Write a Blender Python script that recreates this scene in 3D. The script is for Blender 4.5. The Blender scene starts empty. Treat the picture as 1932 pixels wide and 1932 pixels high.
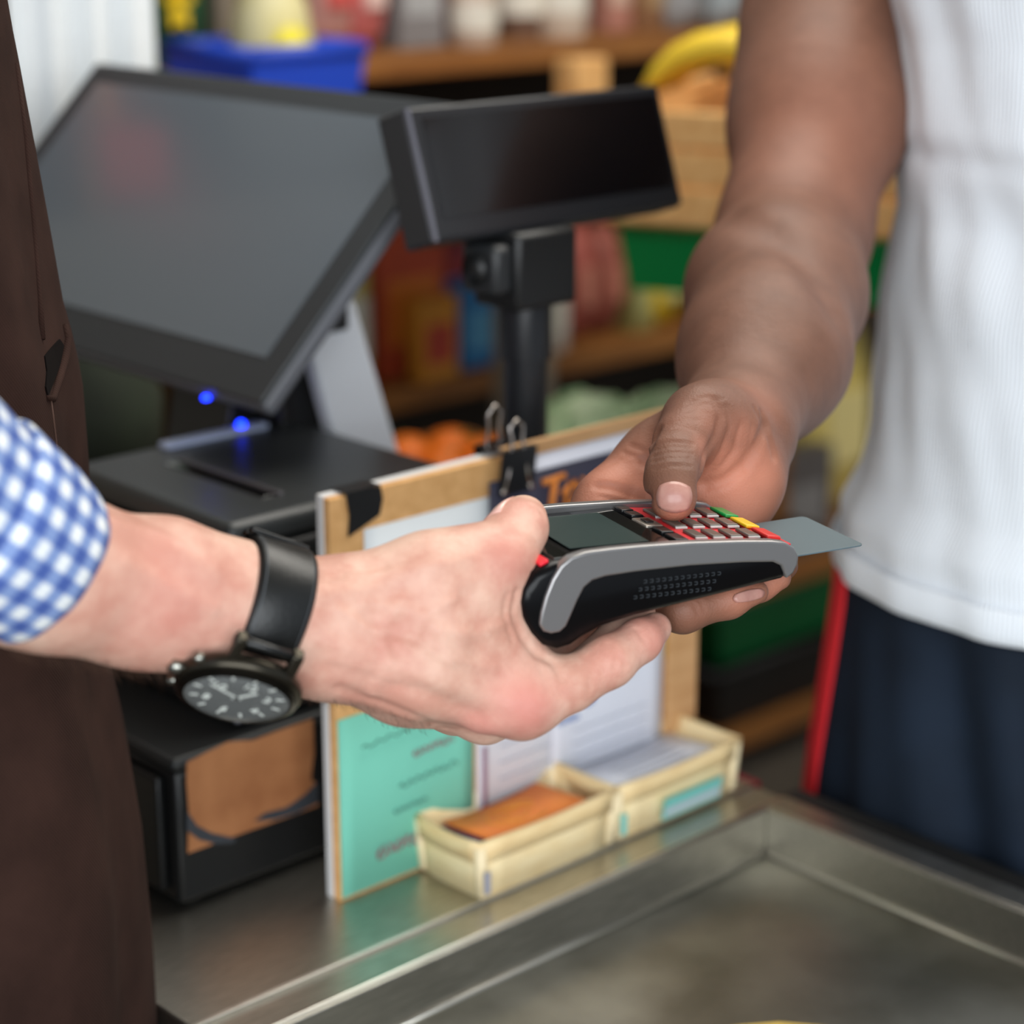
import bpy, bmesh, math, random
import numpy as np
from mathutils import Vector, Matrix, noise
random.seed(7)
sc = bpy.context.scene
COL = sc.collection

# ------------------------------------------------------------------ camera
F = 3950.0; PITCH = math.radians(16.9); CZ = 1.53
_c, _s = math.cos(PITCH), math.sin(PITCH)
CR = np.array([1., 0, 0]); CU = np.array([0, _s, _c]); CD = np.array([0, _c, -_s]); CC = np.array([0, 0, CZ])
cam = bpy.data.cameras.new('camera'); camo = bpy.data.objects.new('camera', cam); COL.objects.link(camo)
camo.location = (0, 0, CZ); camo.rotation_euler = (math.radians(90) - PITCH, 0, 0)
cam.sensor_width = 24.0; cam.sensor_fit = 'HORIZONTAL'; cam.lens = F / 1932 * 24.0
cam.clip_start = 0.05; cam.clip_end = 60
cam.dof.use_dof = True; cam.dof.focus_distance = 1.04; cam.dof.aperture_fstop = 2.8
sc.camera = camo
# ------------------------------------------------------------------ light
w = bpy.data.worlds.new('world'); sc.world = w; w.use_nodes = True
w.node_tree.nodes['Background'].inputs[0].default_value = (0.80, 0.90, 1.0, 1)
w.node_tree.nodes['Background'].inputs[1].default_value = 0.55
def area(name, loc, target, sx, sy, power, col):
    l = bpy.data.lights.new(name, 'AREA'); l.shape = 'RECTANGLE'; l.size = sx; l.size_y = sy; l.energy = power; l.color = col
    o = bpy.data.objects.new(name, l); COL.objects.link(o); o.location = loc
    o.rotation_euler = (Vector(target) - Vector(loc)).to_track_quat('-Z', 'Y').to_euler(); return o
area('shopfront_daylight', (0.3, -2.4, 2.1), (0.1, 1.2, 1.1), 4.0, 2.2, 165, (0.93, 0.97, 1.0))
area('ceiling_fill', (0.9, 1.9, 2.75), (0.9, 1.9, 0), 2.2, 1.2, 60, (1.0, 0.96, 0.88))  # unseen overhead light, added and strengthened to brighten the steel counter
sc.view_settings.view_transform = 'Standard'; sc.view_settings.look = 'None'
sc.view_settings.gamma = 1; sc.view_settings.use_curve_mapping = False
sc.view_settings.exposure = -0.14

# ------------------------------------------------------------------ helpers
def ray(x, y): return CD + (x - 966) / F * CR - (y - 966) / F * CU
def Pt(x, y, d): return CC + d * ray(x, y)
def onz(x, y, z): r = ray(x, y); return CC + r * ((z - CZ) / r[2])
def onplane(x, y, p0, n): r = ray(x, y); return CC + r * (((np.asarray(p0) - CC) @ n) / (r @ n))
def proj(p):
    q = np.asarray(p) - CC; d = q @ CD; return 966 + F * (q @ CR) / d, 966 - F * (q @ CU) / d, d
AU = math.radians(46.8)
U = np.array([math.sin(AU), math.cos(AU), 0]); V = np.array([-math.cos(AU), math.sin(AU), 0]); ZZ = np.array([0, 0, 1.])
ROT = math.radians(90 - 46.8)            # the counter, board, drawer and shelves all run along U
def W(a, b, z): return a * U + b * V + z * ZZ
COUNTER = 0.90

def lin(c):
    return tuple((x / 12.92 if x <= .04045 else ((x + .055) / 1.055) ** 2.4) for x in [k / 255 for k in c])
MATS = {}
def mat(name, rgb, rough=.5, metal=0, var=0.0, vscale=30, rgb2=None, bump=0.0, bscale=200, spec=.5, sss=0, emit=None, estr=0, coat=0, stretch=None, alpha=None, trans=0, sheen=0):
    if name in MATS: return MATS[name]
    m = bpy.data.materials.new(name); m.use_nodes = True; MATS[name] = m
    nt = m.node_tree; b = nt.nodes['Principled BSDF']; L = nt.links.new
    col = lin(rgb); b.inputs['Base Color'].default_value = (*col, 1)
    b.inputs['Roughness'].default_value = rough; b.inputs['Metallic'].default_value = metal
    b.inputs['Specular IOR Level'].default_value = spec
    b.inputs['Coat Weight'].default_value = coat; b.inputs['Coat Roughness'].default_value = .08
    b.inputs['Transmission Weight'].default_value = trans
    b.inputs['Sheen Weight'].default_value = sheen
    if sss:
        b.inputs['Subsurface Weight'].default_value = sss; b.inputs['Subsurface Radius'].default_value = (1, .35, .2); b.inputs['Subsurface Scale'].default_value = .004
    if alpha: b.inputs['Alpha'].default_value = alpha
    if emit: b.inputs['Emission Color'].default_value = (*lin(emit), 1); b.inputs['Emission Strength'].default_value = estr
    tc = nt.nodes.new('ShaderNodeTexCoord'); src = tc.outputs['Object']
    if stretch:
        mp = nt.nodes.new('ShaderNodeMapping'); mp.inputs['Scale'].default_value = stretch; L(src, mp.inputs[0]); src = mp.outputs[0]
    if var or rgb2:
        n = nt.nodes.new('ShaderNodeTexNoise'); n.inputs['Scale'].default_value = vscale; n.inputs['Detail'].default_value = 5; L(src, n.inputs['Vector'])
        r = nt.nodes.new('ShaderNodeValToRGB'); L(n.outputs['Fac'], r.inputs[0])
        c2 = lin(rgb2) if rgb2 else tuple(x * (1 - var) for x in col)
        r.color_ramp.elements[0].position = .32; r.color_ramp.elements[1].position = .68
        r.color_ramp.elements[0].color = (*c2, 1); r.color_ramp.elements[1].color = (*col, 1)
        L(r.outputs[0], b.inputs['Base Color'])
    if bump:
        n2 = nt.nodes.new('ShaderNodeTexNoise'); n2.inputs['Scale'].default_value = bscale; n2.inputs['Detail'].default_value = 4; L(src, n2.inputs['Vector'])
        bp = nt.nodes.new('ShaderNodeBump'); bp.inputs['Strength'].default_value = bump; bp.inputs['Distance'].default_value = .002; L(n2.outputs['Fac'], bp.inputs['Height'])
        L(bp.outputs[0], b.inputs['Normal'])
    return m
def wood(name, a, b_, scale=18, along=(1, 8, 8), rough=.6): return mat(name, a, rough, rgb2=b_, vscale=scale, stretch=along, bump=.15, bscale=scale * 3)

def tag(o, label=None, cat=None, group=None, kind=None):
    if label: o['label'] = label
    if cat: o['category'] = cat
    if group: o['group'] = group
    if kind: o['kind'] = kind
    return o
def empty(name, loc, rz=0, label=None, cat=None, group=None, kind=None):
    o = bpy.data.objects.new(name, None); COL.objects.link(o); o.location = tuple(loc); o.rotation_euler = (0, 0, rz); o.empty_display_size = .02
    return tag(o, label, cat, group, kind)
def mk(name, verts, faces, m, parent=None, smooth=False, bevel=0, seg=2, solid=0, subsurf=0, uv=None, mats=None):
    me = bpy.data.meshes.new(name); me.from_pydata([tuple(map(float, v)) for v in verts], [], faces); me.update()
    bm = bmesh.new(); bm.from_mesh(me); bmesh.ops.recalc_face_normals(bm, faces=bm.faces); bm.to_mesh(me); bm.free()
    if smooth:
        for p in me.polygons: p.use_smooth = True
    me.materials.append(m)
    o = bpy.data.objects.new(name, me); COL.objects.link(o)
    if parent: o.parent = parent
    if solid: s = o.modifiers.new('solid', 'SOLIDIFY'); s.thickness = solid; s.offset = 0
    if subsurf: s = o.modifiers.new('sub', 'SUBSURF'); s.levels = subsurf; s.render_levels = subsurf
    if bevel:
        s = o.modifiers.new('bevel', 'BEVEL'); s.width = bevel; s.segments = seg; s.limit_method = 'ANGLE'; s.angle_limit = math.radians(40); s.harden_normals = False
        if not smooth:
            for p in me.polygons: p.use_smooth = True
            try: me.set_sharp_from_angle(angle=math.radians(35))
            except Exception: pass
    return o
CUBEF = [(0, 1, 2, 3), (4, 7, 6, 5), (0, 4, 5, 1), (1, 5, 6, 2), (2, 6, 7, 3), (3, 7, 4, 0)]
def boxv(x0, x1, y0, y1, z0, z1):
    return [(x0, y0, z0), (x1, y0, z0), (x1, y1, z0), (x0, y1, z0), (x0, y0, z1), (x1, y0, z1), (x1, y1, z1), (x0, y1, z1)]
def box(name, x0, x1, y0, y1, z0, z1, m, parent=None, bevel=0, seg=2): return mk(name, boxv(x0, x1, y0, y1, z0, z1), CUBEF, m, parent, bevel=bevel, seg=seg)
def joinboxes(lst):
    v, f = [], []
    for b in lst:
        k = len(v); v += boxv(*b); f += [tuple(i + k for i in q) for q in CUBEF]
    return v, f
def prism(name, poly, y0, y1, m, parent=None, bevel=0, seg=2):      # polygon in (x, z) extruded along y
    n = len(poly); v = [(x, y0, z) for x, z in poly] + [(x, y1, z) for x, z in poly]
    f = [tuple(range(n)), tuple(range(2 * n - 1, n - 1, -1))] + [(i, (i + 1) % n, (i + 1) % n + n, i + n) for i in range(n)]
    return mk(name, v, f, m, parent, bevel=bevel, seg=seg)
def prismz(name, poly, z0, z1, m, parent=None, bevel=0, seg=2):     # polygon in (x, y) extruded along z
    n = len(poly); v = [(x, y, z0) for x, y in poly] + [(x, y, z1) for x, y in poly]
    f = [tuple(range(n)), tuple(range(2 * n - 1, n - 1, -1))] + [(i, (i + 1) % n, (i + 1) % n + n, i + n) for i in range(n)]
    return mk(name, v, f, m, parent, bevel=bevel, seg=seg)
def lathe(name, prof, m, parent=None, n=32, smooth=True, loc=(0, 0, 0)):   # prof: (r, z)
    v, f = [], []
    for r, z in prof:
        for i in range(n): a = 2 * math.pi * i / n; v.append((loc[0] + r * math.cos(a), loc[1] + r * math.sin(a), loc[2] + z))
    for j in range(len(prof) - 1):
        for i in range(n): f.append((j * n + i, j * n + (i + 1) % n, (j + 1) * n + (i + 1) % n, (j + 1) * n + i))
    f.append(tuple(range(n - 1, -1, -1))); f.append(tuple((len(prof) - 1) * n + i for i in range(n)))
    o = mk(name, v, f, m, parent, smooth=smooth)
    try: o.data.set_sharp_from_angle(angle=math.radians(50))
    except Exception: pass
    return o
def tube(name, pts, r, m, parent=None, n=8, closed=False):
    pts = [Vector(tuple(p)) for p in pts]; rs = r if isinstance(r, (list, tuple)) else [r] * len(pts)
    v, f = [], []; N = len(pts)
    t0 = (pts[1] - pts[0]).normalized(); up = t0.orthogonal().normalized()
    for i, p in enumerate(pts):
        t = (pts[min(i + 1, N - 1)] - pts[max(i - 1, 0)]).normalized(); up = (up - t * up.dot(t)).normalized(); s = t.cross(up)
        for k in range(n): a = 2 * math.pi * k / n; v.append(p + (up * math.cos(a) + s * math.sin(a)) * rs[i])
    for i in range(N - 1):
        for k in range(n): f.append((i * n + k, i * n + (k + 1) % n, (i + 1) * n + (k + 1) % n, (i + 1) * n + k))
    f.append(tuple(range(n - 1, -1, -1))); f.append(tuple((N - 1) * n + k for k in range(n)))
    return mk(name, v, f, m, parent, smooth=True)
def text(name, s, size, m, parent, loc, rot, ext=.0002):
    c = bpy.data.curves.new(name, 'FONT'); c.body = s; c.size = size; c.extrude = ext; c.align_x = 'CENTER'; c.align_y = 'CENTER'; c.resolution_u = 3
    t = bpy.data.objects.new('lettering_source', c); COL.objects.link(t); bpy.context.view_layer.update()
    me = bpy.data.meshes.new_from_object(t.evaluated_get(bpy.context.evaluated_depsgraph_get())); bpy.data.objects.remove(t)
    me.materials.clear(); me.materials.append(m)
    o = bpy.data.objects.new(name, me); COL.objects.link(o); o.parent = parent; o.location = loc; o.rotation_euler = rot; return o

# ------------------------------------------------------------------ implicit surfaces for bodies
def smin(a, b, k):
    if k <= 0: return np.minimum(a, b)
    h = np.clip(.5 + .5 * (b - a) / k, 0, 1); return b * (1 - h) + a * h - k * h * (1 - h)
class Cap:                                       # tapered capsule; flat = (axis, scale) squashes it across
    def __init__(s, a, b, ra, rb): s.a = np.asarray(a, float); s.b = np.asarray(b, float); s.ra = ra; s.rb = rb
    def d(s, p):
        ba = s.b - s.a; pa = p - s.a; h = np.clip(pa @ ba / max(ba @ ba, 1e-12), 0, 1)
        return np.sqrt(((pa - h[:, None] * ba) ** 2).sum(1)) - (s.ra + (s.rb - s.ra) * h)
    def lo(s): return np.minimum(s.a - s.ra, s.b - s.rb)
    def hi(s): return np.maximum(s.a + s.ra, s.b + s.rb)
class Ell:
    def __init__(s, c, r, M=None): s.c = np.asarray(c, float); s.r = np.asarray(r, float); s.M = np.eye(3) if M is None else np.asarray(M)
    def d(s, p):
        q = (p - s.c) @ s.M.T; k0 = np.sqrt(((q / s.r) ** 2).sum(1)); k1 = np.sqrt(((q / s.r ** 2) ** 2).sum(1)) + 1e-9
        return k0 * (k0 - 1) / k1
    def lo(s): return s.c - s.r.max()
    def hi(s): return s.c + s.r.max()
class Body:
    def __init__(s): s.base = []; s.fing = []; s.strokes = []; s.pend = []
    def add(s, prim, k=.012): s.base.append((prim, k)); return prim
    def finger(s, pts, rs, k=.003, kb=.010):
        s.fing.append(([Cap(pts[i], pts[i + 1], rs[i], rs[i + 1]) for i in range(len(pts) - 1)], k, kb))
    def raw(s, p):
        res = None
        for pr, k in s.base: d = pr.d(p); res = d if res is None else smin(res, d, k)
        base = res
        for caps, k, kb in s.fing:
            f = None
            for c in caps: d = c.d(p); f = d if f is None else smin(f, d, k)
            res = np.minimum(res, smin(base, f, kb))
        return res
    def d(s, p):
        res = s.raw(p)
        for pts, sig, amp in s.strokes:
            lo = pts.min(0) - 3 * sig; hi = pts.max(0) + 3 * sig
            m = np.all((p > lo) & (p < hi), 1)
            if not m.any(): continue
            q = p[m]; best = np.full(len(q), 1e9)
            for i in range(len(pts) - 1):
                ba = pts[i + 1] - pts[i]; pa = q - pts[i]; h = np.clip(pa @ ba / max(ba @ ba, 1e-12), 0, 1)
                best = np.minimum(best, ((pa - h[:, None] * ba) ** 2).sum(1))
            res[m] += amp * np.exp(-best / sig ** 2)
        return res
    def hits(s, pix, d0=.75, d1=1.9):              # where the sight lines through some spots of the skin meet it
        r = np.array([ray(x, y) for x, y in pix]); n = np.linalg.norm(r, axis=1); t = np.full(len(r), d0); done = np.zeros(len(r), bool)
        for _ in range(60):
            act = ~done & (t < d1)
            if not act.any(): break
            v = s.raw(CC + t[act, None] * r[act]); t[act] += v / n[act] * .85; ix = np.flatnonzero(act); done[ix[v < 3e-4]] = True
        return CC + t[:, None] * r, t < d1
    def hit(s, x, y): p, ok = s.hits([(x, y)]); return p[0] if ok[0] else None
    def out(s, c, dirn, t0=.02, it=16):             # walk from inside along dirn to the skin
        c = np.atleast_2d(c); dirn = np.atleast_2d(dirn); t = np.full(max(len(c), len(dirn)), t0)
        for _ in range(it): t = t - s.raw(c + dirn * t[:, None]) * .85
        return t
    def stroke(s, pix, sig, amp): s.pend.append((pix, sig, amp))
    def settle(s):
        dense = []
        for pix, sig, amp in s.pend:
            q = []
            for (x0, y0), (x1, y1) in zip(pix[:-1], pix[1:]):
                n = max(1, int(math.hypot(x1 - x0, y1 - y0) / 9)); q += [(x0 + (x1 - x0) * i / n, y0 + (y1 - y0) * i / n) for i in range(n)]
            dense.append((q + [pix[-1]], sig, amp * .85))
        s.pend = dense
        allp = [q for pix, _, _ in s.pend for q in pix]; p, ok = s.hits(allp); i = 0
        for pix, sig, amp in s.pend:
            m = ok[i:i + len(pix)]; q = p[i:i + len(pix)][m]; i += len(pix)
            if len(q) > 1: s.strokes.append((q, sig, amp))
    def normals(s, p, e=4e-4):
        p = np.atleast_2d(p); g = np.stack([s.raw(p + e * a) - s.raw(p - e * a) for a in np.eye(3)], 1); return g / np.linalg.norm(g, axis=1)[:, None]
    def mesh(s, h):
        prs = [p for p, _ in s.base] + [c for f in s.fing for c in f[0]]
        lo = np.min([p.lo() for p in prs], 0) - 4 * h; hi = np.max([p.hi() for p in prs], 0) + 4 * h
        B = 8; nb = np.ceil((hi - lo) / (h * B)).astype(int) + 1; N = nb * B
        ix = np.stack(np.meshgrid(*[np.arange(k) for k in nb], indexing='ij'), -1).reshape(-1, 3)
        ctr = lo + (ix + .5) * B * h; dv = s.raw(ctr); act = np.abs(dv) < B * h * 1.25
        val = np.repeat(np.repeat(np.repeat(np.where(dv < 0, -1., 1.).reshape(nb), B, 0), B, 1), B, 2).astype(np.float32)
        msk = np.repeat(np.repeat(np.repeat(act.reshape(nb), B, 0), B, 1), B, 2)
        I = np.argwhere(msk)
        out = np.concatenate([s.d(lo + I[i:i + 300000] * h) for i in range(0, len(I), 300000)])
        val[msk] = out
        sg = val < 0
        c8 = [sg[i:N[0] - 1 + i, j:N[1] - 1 + j, k:N[2] - 1 + k] for i in (0, 1) for j in (0, 1) for k in (0, 1)]
        cnt = sum(c.astype(np.int8) for c in c8); cells = np.argwhere((cnt > 0) & (cnt < 8))
        vid = -np.ones(tuple(N), np.int64); vid[tuple(cells.T)] = np.arange(len(cells))
        acc = np.zeros((len(cells), 3)); num = np.zeros(len(cells))
        offs = [np.array(o) for o in [(i, j, k) for i in (0, 1) for j in (0, 1) for k in (0, 1)]]
        for a in offs:
            for ax in range(3):
                if a[ax]: continue
                b = a.copy(); b[ax] = 1
                va = val[tuple((cells + a).T)]; vb = val[tuple((cells + b).T)]; m = (va < 0) != (vb < 0)
                t = np.where(m, va / np.where(m, va - vb, 1), 0)
                acc += np.where(m[:, None], a + t[:, None] * (b - a), 0); num += m
        verts = lo + (cells + acc / num[:, None]) * h
        faces = []
        for ax in range(3):
            o1, o2 = [(1, 2), (2, 0), (0, 1)][ax]
            e = np.eye(3, dtype=int)[ax]; A = val[:-1, :-1, :-1]; sh = [slice(0, -1)] * 3; sh[ax] = slice(1, None); Bv = val[tuple(sh)]
            ed = np.argwhere((A < 0) != (Bv < 0)); ed = ed[(ed[:, o1] > 0) & (ed[:, o2] > 0)]
            inv = val[tuple(ed.T)] < 0
            e1 = np.eye(3, dtype=int)[o1]; e2 = np.eye(3, dtype=int)[o2]
            q = np.stack([vid[tuple(ed.T)], vid[tuple((ed - e1).T)], vid[tuple((ed - e1 - e2).T)], vid[tuple((ed - e2).T)]], 1)
            q[~inv] = q[~inv][:, ::-1]; faces.append(q)
        f = np.concatenate(faces); f = f[(f >= 0).all(1)]
        return verts, f
def mesh_np(name, verts, faces, m, parent=None, attrs=None):
    me = bpy.data.meshes.new(name); me.vertices.add(len(verts)); me.vertices.foreach_set('co', verts.astype(np.float32).ravel())
    nf = len(faces); me.loops.add(nf * 4); me.loops.foreach_set('vertex_index', faces.astype(np.int32).ravel())
    me.polygons.add(nf); me.polygons.foreach_set('loop_start', np.arange(0, nf * 4, 4, dtype=np.int32))
    me.polygons.foreach_set('use_smooth', np.ones(nf, bool)); me.update(calc_edges=True); me.validate()
    for k, a in (attrs or {}).items():
        at = me.attributes.new(k, 'FLOAT', 'POINT'); at.data.foreach_set('value', a.astype(np.float32))
    me.materials.append(m); o = bpy.data.objects.new(name, me); COL.objects.link(o)
    if parent: o.parent = parent
    return o
def skin(name, base, base2, pink, rough, lo=.38, hi=.62):
    m = bpy.data.materials.new(name); m.use_nodes = True; nt = m.node_tree; b = nt.nodes['Principled BSDF']; L = nt.links.new
    tc = nt.nodes.new('ShaderNodeTexCoord'); n = nt.nodes.new('ShaderNodeTexNoise'); n.inputs['Scale'].default_value = 42; n.inputs['Detail'].default_value = 6; n.inputs['Roughness'].default_value = .6
    L(tc.outputs['Object'], n.inputs['Vector'])
    r = nt.nodes.new('ShaderNodeValToRGB'); r.color_ramp.elements[0].position = lo; r.color_ramp.elements[1].position = hi
    r.color_ramp.elements[0].color = (*lin(base2), 1); r.color_ramp.elements[1].color = (*lin(base), 1); L(n.outputs['Fac'], r.inputs[0])
    at = nt.nodes.new('ShaderNodeAttribute'); at.attribute_name = 'pink'; mx = nt.nodes.new('ShaderNodeMix'); mx.data_type = 'RGBA'
    L(at.outputs['Fac'], mx.inputs[0]); L(r.outputs[0], mx.inputs[6]); mx.inputs[7].default_value = (*lin(pink), 1); L(mx.outputs[2], b.inputs['Base Color'])
    b.inputs['Roughness'].default_value = rough; b.inputs['Subsurface Weight'].default_value = .06; b.inputs['Subsurface Radius'].default_value = (1, .3, .18); b.inputs['Subsurface Scale'].default_value = .004
    b.inputs['Specular IOR Level'].default_value = .38
    n2 = nt.nodes.new('ShaderNodeTexVoronoi'); n2.inputs['Scale'].default_value = 900; L(tc.outputs['Object'], n2.inputs['Vector'])
    n3 = nt.nodes.new('ShaderNodeTexNoise'); n3.inputs['Scale'].default_value = 160; n3.inputs['Detail'].default_value = 5; L(tc.outputs['Object'], n3.inputs['Vector'])
    ad = nt.nodes.new('ShaderNodeMath'); ad.operation = 'MULTIPLY_ADD'; ad.inputs[1].default_value = .35; L(n2.outputs['Distance'], ad.inputs[0]); L(n3.outputs['Fac'], ad.inputs[2])
    bp = nt.nodes.new('ShaderNodeBump'); bp.inputs['Strength'].default_value = .30; bp.inputs['Distance'].default_value = .0012; L(ad.outputs[0], bp.inputs['Height']); L(bp.outputs[0], b.inputs['Normal'])
    return m
#PART2
# ------------------------------------------------------------------ setting
M_floor = mat('floor_tile', (104, 96, 86), .5, var=.25, vscale=6)
M_wall = mat('wall_plaster', (150, 140, 124), .85, var=.15, vscale=5)
M_ceil = mat('ceiling_paint', (205, 203, 196), .9, var=.05, vscale=3)
def wall(name, x0, x1, y0, y1, z0, z1, m): return tag(box(name, x0, x1, y0, y1, z0, z1, m), kind='structure')
RM = empty('room', (0, 0, 0), ROT)     # only used to turn the shell with the shelves
def uvbox(name, a0, a1, b0, b1, z0, z1, m):
    o = box(name, a0, a1, b0, b1, z0, z1, m); o.rotation_euler = (0, 0, ROT); return tag(o, kind='structure')
bpy.data.objects.remove(RM)
uvbox('floor', -3.2, 5.2, -3.2, 2.9, -.06, 0, M_floor)
uvbox('wall_back', -3.2, 5.2, 2.9, 3.0, 0, 2.8, M_wall)
uvbox('wall_right', 5.2, 5.3, -1.2, 3.0, 0, 2.8, M_wall)
uvbox('ceiling', -1.2, 5.3, -1.0, 3.0, 2.8, 2.9, M_ceil)

# ------------------------------------------------------------------ checkout counter
STEEL = mat('brushed_steel', (190, 187, 178), .36, 1, rgb2=(168, 165, 156), vscale=60, stretch=(1, 9, 9), bump=.05, bscale=120)
STEEL2 = mat('worn_steel', (170, 168, 158), .38, 1, rgb2=(132, 130, 120), vscale=14, bump=.06, bscale=90)
STEELE = mat('steel_edge', (214, 211, 202), .30, 1)
BLACKP = mat('black_plastic', (22, 23, 24), .42, bump=.05, bscale=900)
BLACKG = mat('black_gloss', (10, 10, 12), .12, coat=.5)
DARKP = mat('charcoal_plastic', (38, 40, 42), .45, bump=.05, bscale=900)
MATTBLK = mat('matt_black', (20, 20, 20), .6)
cnt = empty('checkout_counter', W(0, 0, 0), ROT, 'long stainless steel checkout counter carrying the till, board and punnets', 'counter')
box('cabinet', .60, 1.09, .45, 1.40, 0, .855, mat('dark_cabinet', (34, 32, 30), .6), cnt)
box('ledge', .592, 1.083, .899, 1.42, .886, .90, STEEL, cnt, bevel=.0015)
box('ledge_apron', .594, .600, .90, 1.42, .80, .886, DARKP, cnt)
box('edge_lip', .592, 1.083, .8965, .8995, .8855, .9008, STEELE, cnt, bevel=.0006)
box('backing_strip', .592, 1.083, .869, .8965, .884, .8985, STEEL, cnt, bevel=.001)
box('end_cap', 1.0835, 1.094, .899, .93, .884, .8985, mat('dark_red_cap', (120, 22, 34), .5), cnt, bevel=.002)
box('dark_edge_strip', 1.083, 1.118, .30, .885, .84, .893, MATTBLK, cnt, bevel=.006)  # near-black strip along the outer edge beside the tray
tr = empty('steel_tray', W(0, 0, 0), ROT, 'shallow stainless steel tray set into the near side of the counter', 'tray')
x0, x1, y0, y1, zt, zb = .60, 1.056, .40, .862, .9003, .866
mk('tray_bottom', *joinboxes([(x0, x1, y0, y1, zb - .004, zb)]), STEEL2, tr)
for nm, b in (('tray_wall', (x0 - .004, x1 + .004, y1, y1 + .004, zb - .004, zt)), ('tray_wall', (x1, x1 + .004, y0, y1, zb - .004, zt)), ('tray_wall', (x0 - .004, x0, y0, y1, zb - .004, zt)), ('tray_wall', (x0, x1, y0 - .004, y0, zb - .004, zt))):
    box(nm, *b, STEEL, tr, bevel=.001)
box('rim', x0 - .004, x1 + .024, y1 + .003, y1 + .0068, zt - .006, zt + .0012, STEELE, tr, bevel=.0012)
box('rim', x1 + .003, x1 + .026, y0, y1 + .006, zt - .004, zt + .0008, STEEL, tr, bevel=.0015)
tube('bottom_seam', [(x0, y1 - .0015, zb + .0005), (x1 - .0015, y1 - .0015, zb + .0005)], .0022, STEELE, tr)
tube('bottom_seam', [(x1 - .0015, y1 - .0015, zb + .0005), (x1 - .0015, y0, zb + .0005)], .0022, STEELE, tr)
# yellow slip lying in the tray, its far edge just in view
p = onz(1470, 1945, .8665); 
ys = mk('price_slip', [(-.03, -.03, 0), (.03, -.028, .0), (.029, .004, .002), (.0, .0065, .0035), (-.03, .004, .002)], [(0, 1, 2, 3, 4)], mat('yellow_paper', (226, 190, 92), .7), solid=.0006)
ys.location = tuple(p + np.array([0, -.004, .001])); tag(ys, 'yellow paper slip lying in the steel tray at the bottom of the frame', 'paper')

# ------------------------------------------------------------------ notice board on the ledge
KRAFT = mat('kraft_board', (238, 186, 124), .8, rgb2=(218, 164, 102), vscale=90, bump=.2, bscale=400)
WHITEB = mat('white_board_back', (226, 226, 226), .6)
bd = empty('notice_board', W(.7495, .960, .90), ROT, 'upright kraft notice board with white back standing on the steel ledge', 'board')
BL_, BH = .333, .270
box('back_sheet', 0, BL_, .0062, .0125, 0, BH, WHITEB, bd, bevel=.0006)
box('kraft_panel', .0004, BL_ - .0004, 0, .0062, 0, BH - .001, KRAFT, bd, bevel=.0006)
box('frame_strip', BL_ - .031, BL_, -.006, 0, .0, BH, wood('board_wood', (216, 170, 120), (196, 148, 98), 20), bd, bevel=.001)
box('frame_strip', .14, BL_ - .031, -.004, 0, BH - .004, BH + .006, MATS['board_wood'], bd, bevel=.001)
def sheet(name, a0, a1, z0, z1, off, rgb, label, cat='paper', m=None, curl=0.0, t=.0006, group=None):
    o = empty(name, W(.7495 + a0, .960 - off, .90 + z0), ROT, label, cat, group)
    nx = 10; v, f = [], []
    for j in range(2):
        for i in range(nx + 1):
            s_ = i / nx; v.append((s_ * (a1 - a0), -curl * math.sin(math.pi * s_) * (1 - .6 * j), j * (z1 - z0)))
    for i in range(nx): f.append((i, i + 1, i + nx + 2, i + nx + 1))
    mk('sheet', v, f, m or mat(name + '_paper_%d' % (sum(rgb)), rgb, .75, var=.04, vscale=20), o, smooth=True, solid=t); return o
INK = mat('red_ink', (168, 92, 110), .8); GREYINK = mat('grey_green_ink', (92, 150, 138), .8); BLUEINK = mat('blue_ink', (120, 150, 205), .8); PALEINK = mat('grey_ink', (168, 172, 184), .8)
def scribble(parent, x, z, w_, h_, m, y=-.0012, slope=.0, n=26, r=.0005, name='handwriting'):
    pts = []
    for i in range(n):
        s_ = i / (n - 1); pts.append((x + s_ * w_ + .3 * h_ * math.sin(i * 2.1), y, z + slope * s_ * w_ + h_ * .5 * math.sin(i * 1.7 + .6 * math.sin(i))))
    return tube(name, pts, r, m, parent, n=4)
g = sheet('green_sheet', .0015, .1155, .002, .125, .0012, (122, 205, 182), 'mint green sheet with faded red handwriting on the lower left of the board')
for i, (x, z, w_, h_) in enumerate([(.062, .083, .034, .005), (.05, .064, .05, .004), (.045, .047, .028, .003), (.03, .022, .040, .009), (.02, .10, .07, .003)]):
    scribble(g, x - .002, z, w_, h_, INK if i in (0, 3) else GREYINK, -.0016, slope=.05, r=.0006)
ws = sheet('white_sheet', .026, .145, .14, .245, .0010, (222, 228, 232), 'plain white sheet taped to the upper left of the board')
l1 = sheet('printed_letter', .118, .205, .002, .150, .0016, (222, 224, 232), 'white printed letter beside the green sheet on the board')
for k in range(8): scribble(l1, .02, .03 + .012 * k, .055, .0015, PALEINK, -.0012, r=.0004, name='printed_line')
tube('margin_mark', [(.006, -.0012, .02), (.006, -.0012, .07)], .0018, mat('mauve_ink', (150, 110, 130), .8), l1, n=4)
l2 = sheet('stamped_letter', .186, .298, .01, .133, .0032, (226, 229, 240), 'white letter with round blue stamp at the right of the board')
lst = []
for rr in (.0075, .0045):
    lst.append(tube('blue_stamp', [(.035 + rr * math.cos(a), -.0012, .073 + rr * math.sin(a)) for a in np.linspace(0, 2 * math.pi, 25)], .0007, BLUEINK, l2, n=4))
scribble(l2, .082, .094, .02, .006, BLUEINK, -.0012)
scribble(l2, .005, .060, .02, .005, BLUEINK, -.0012)
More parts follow.
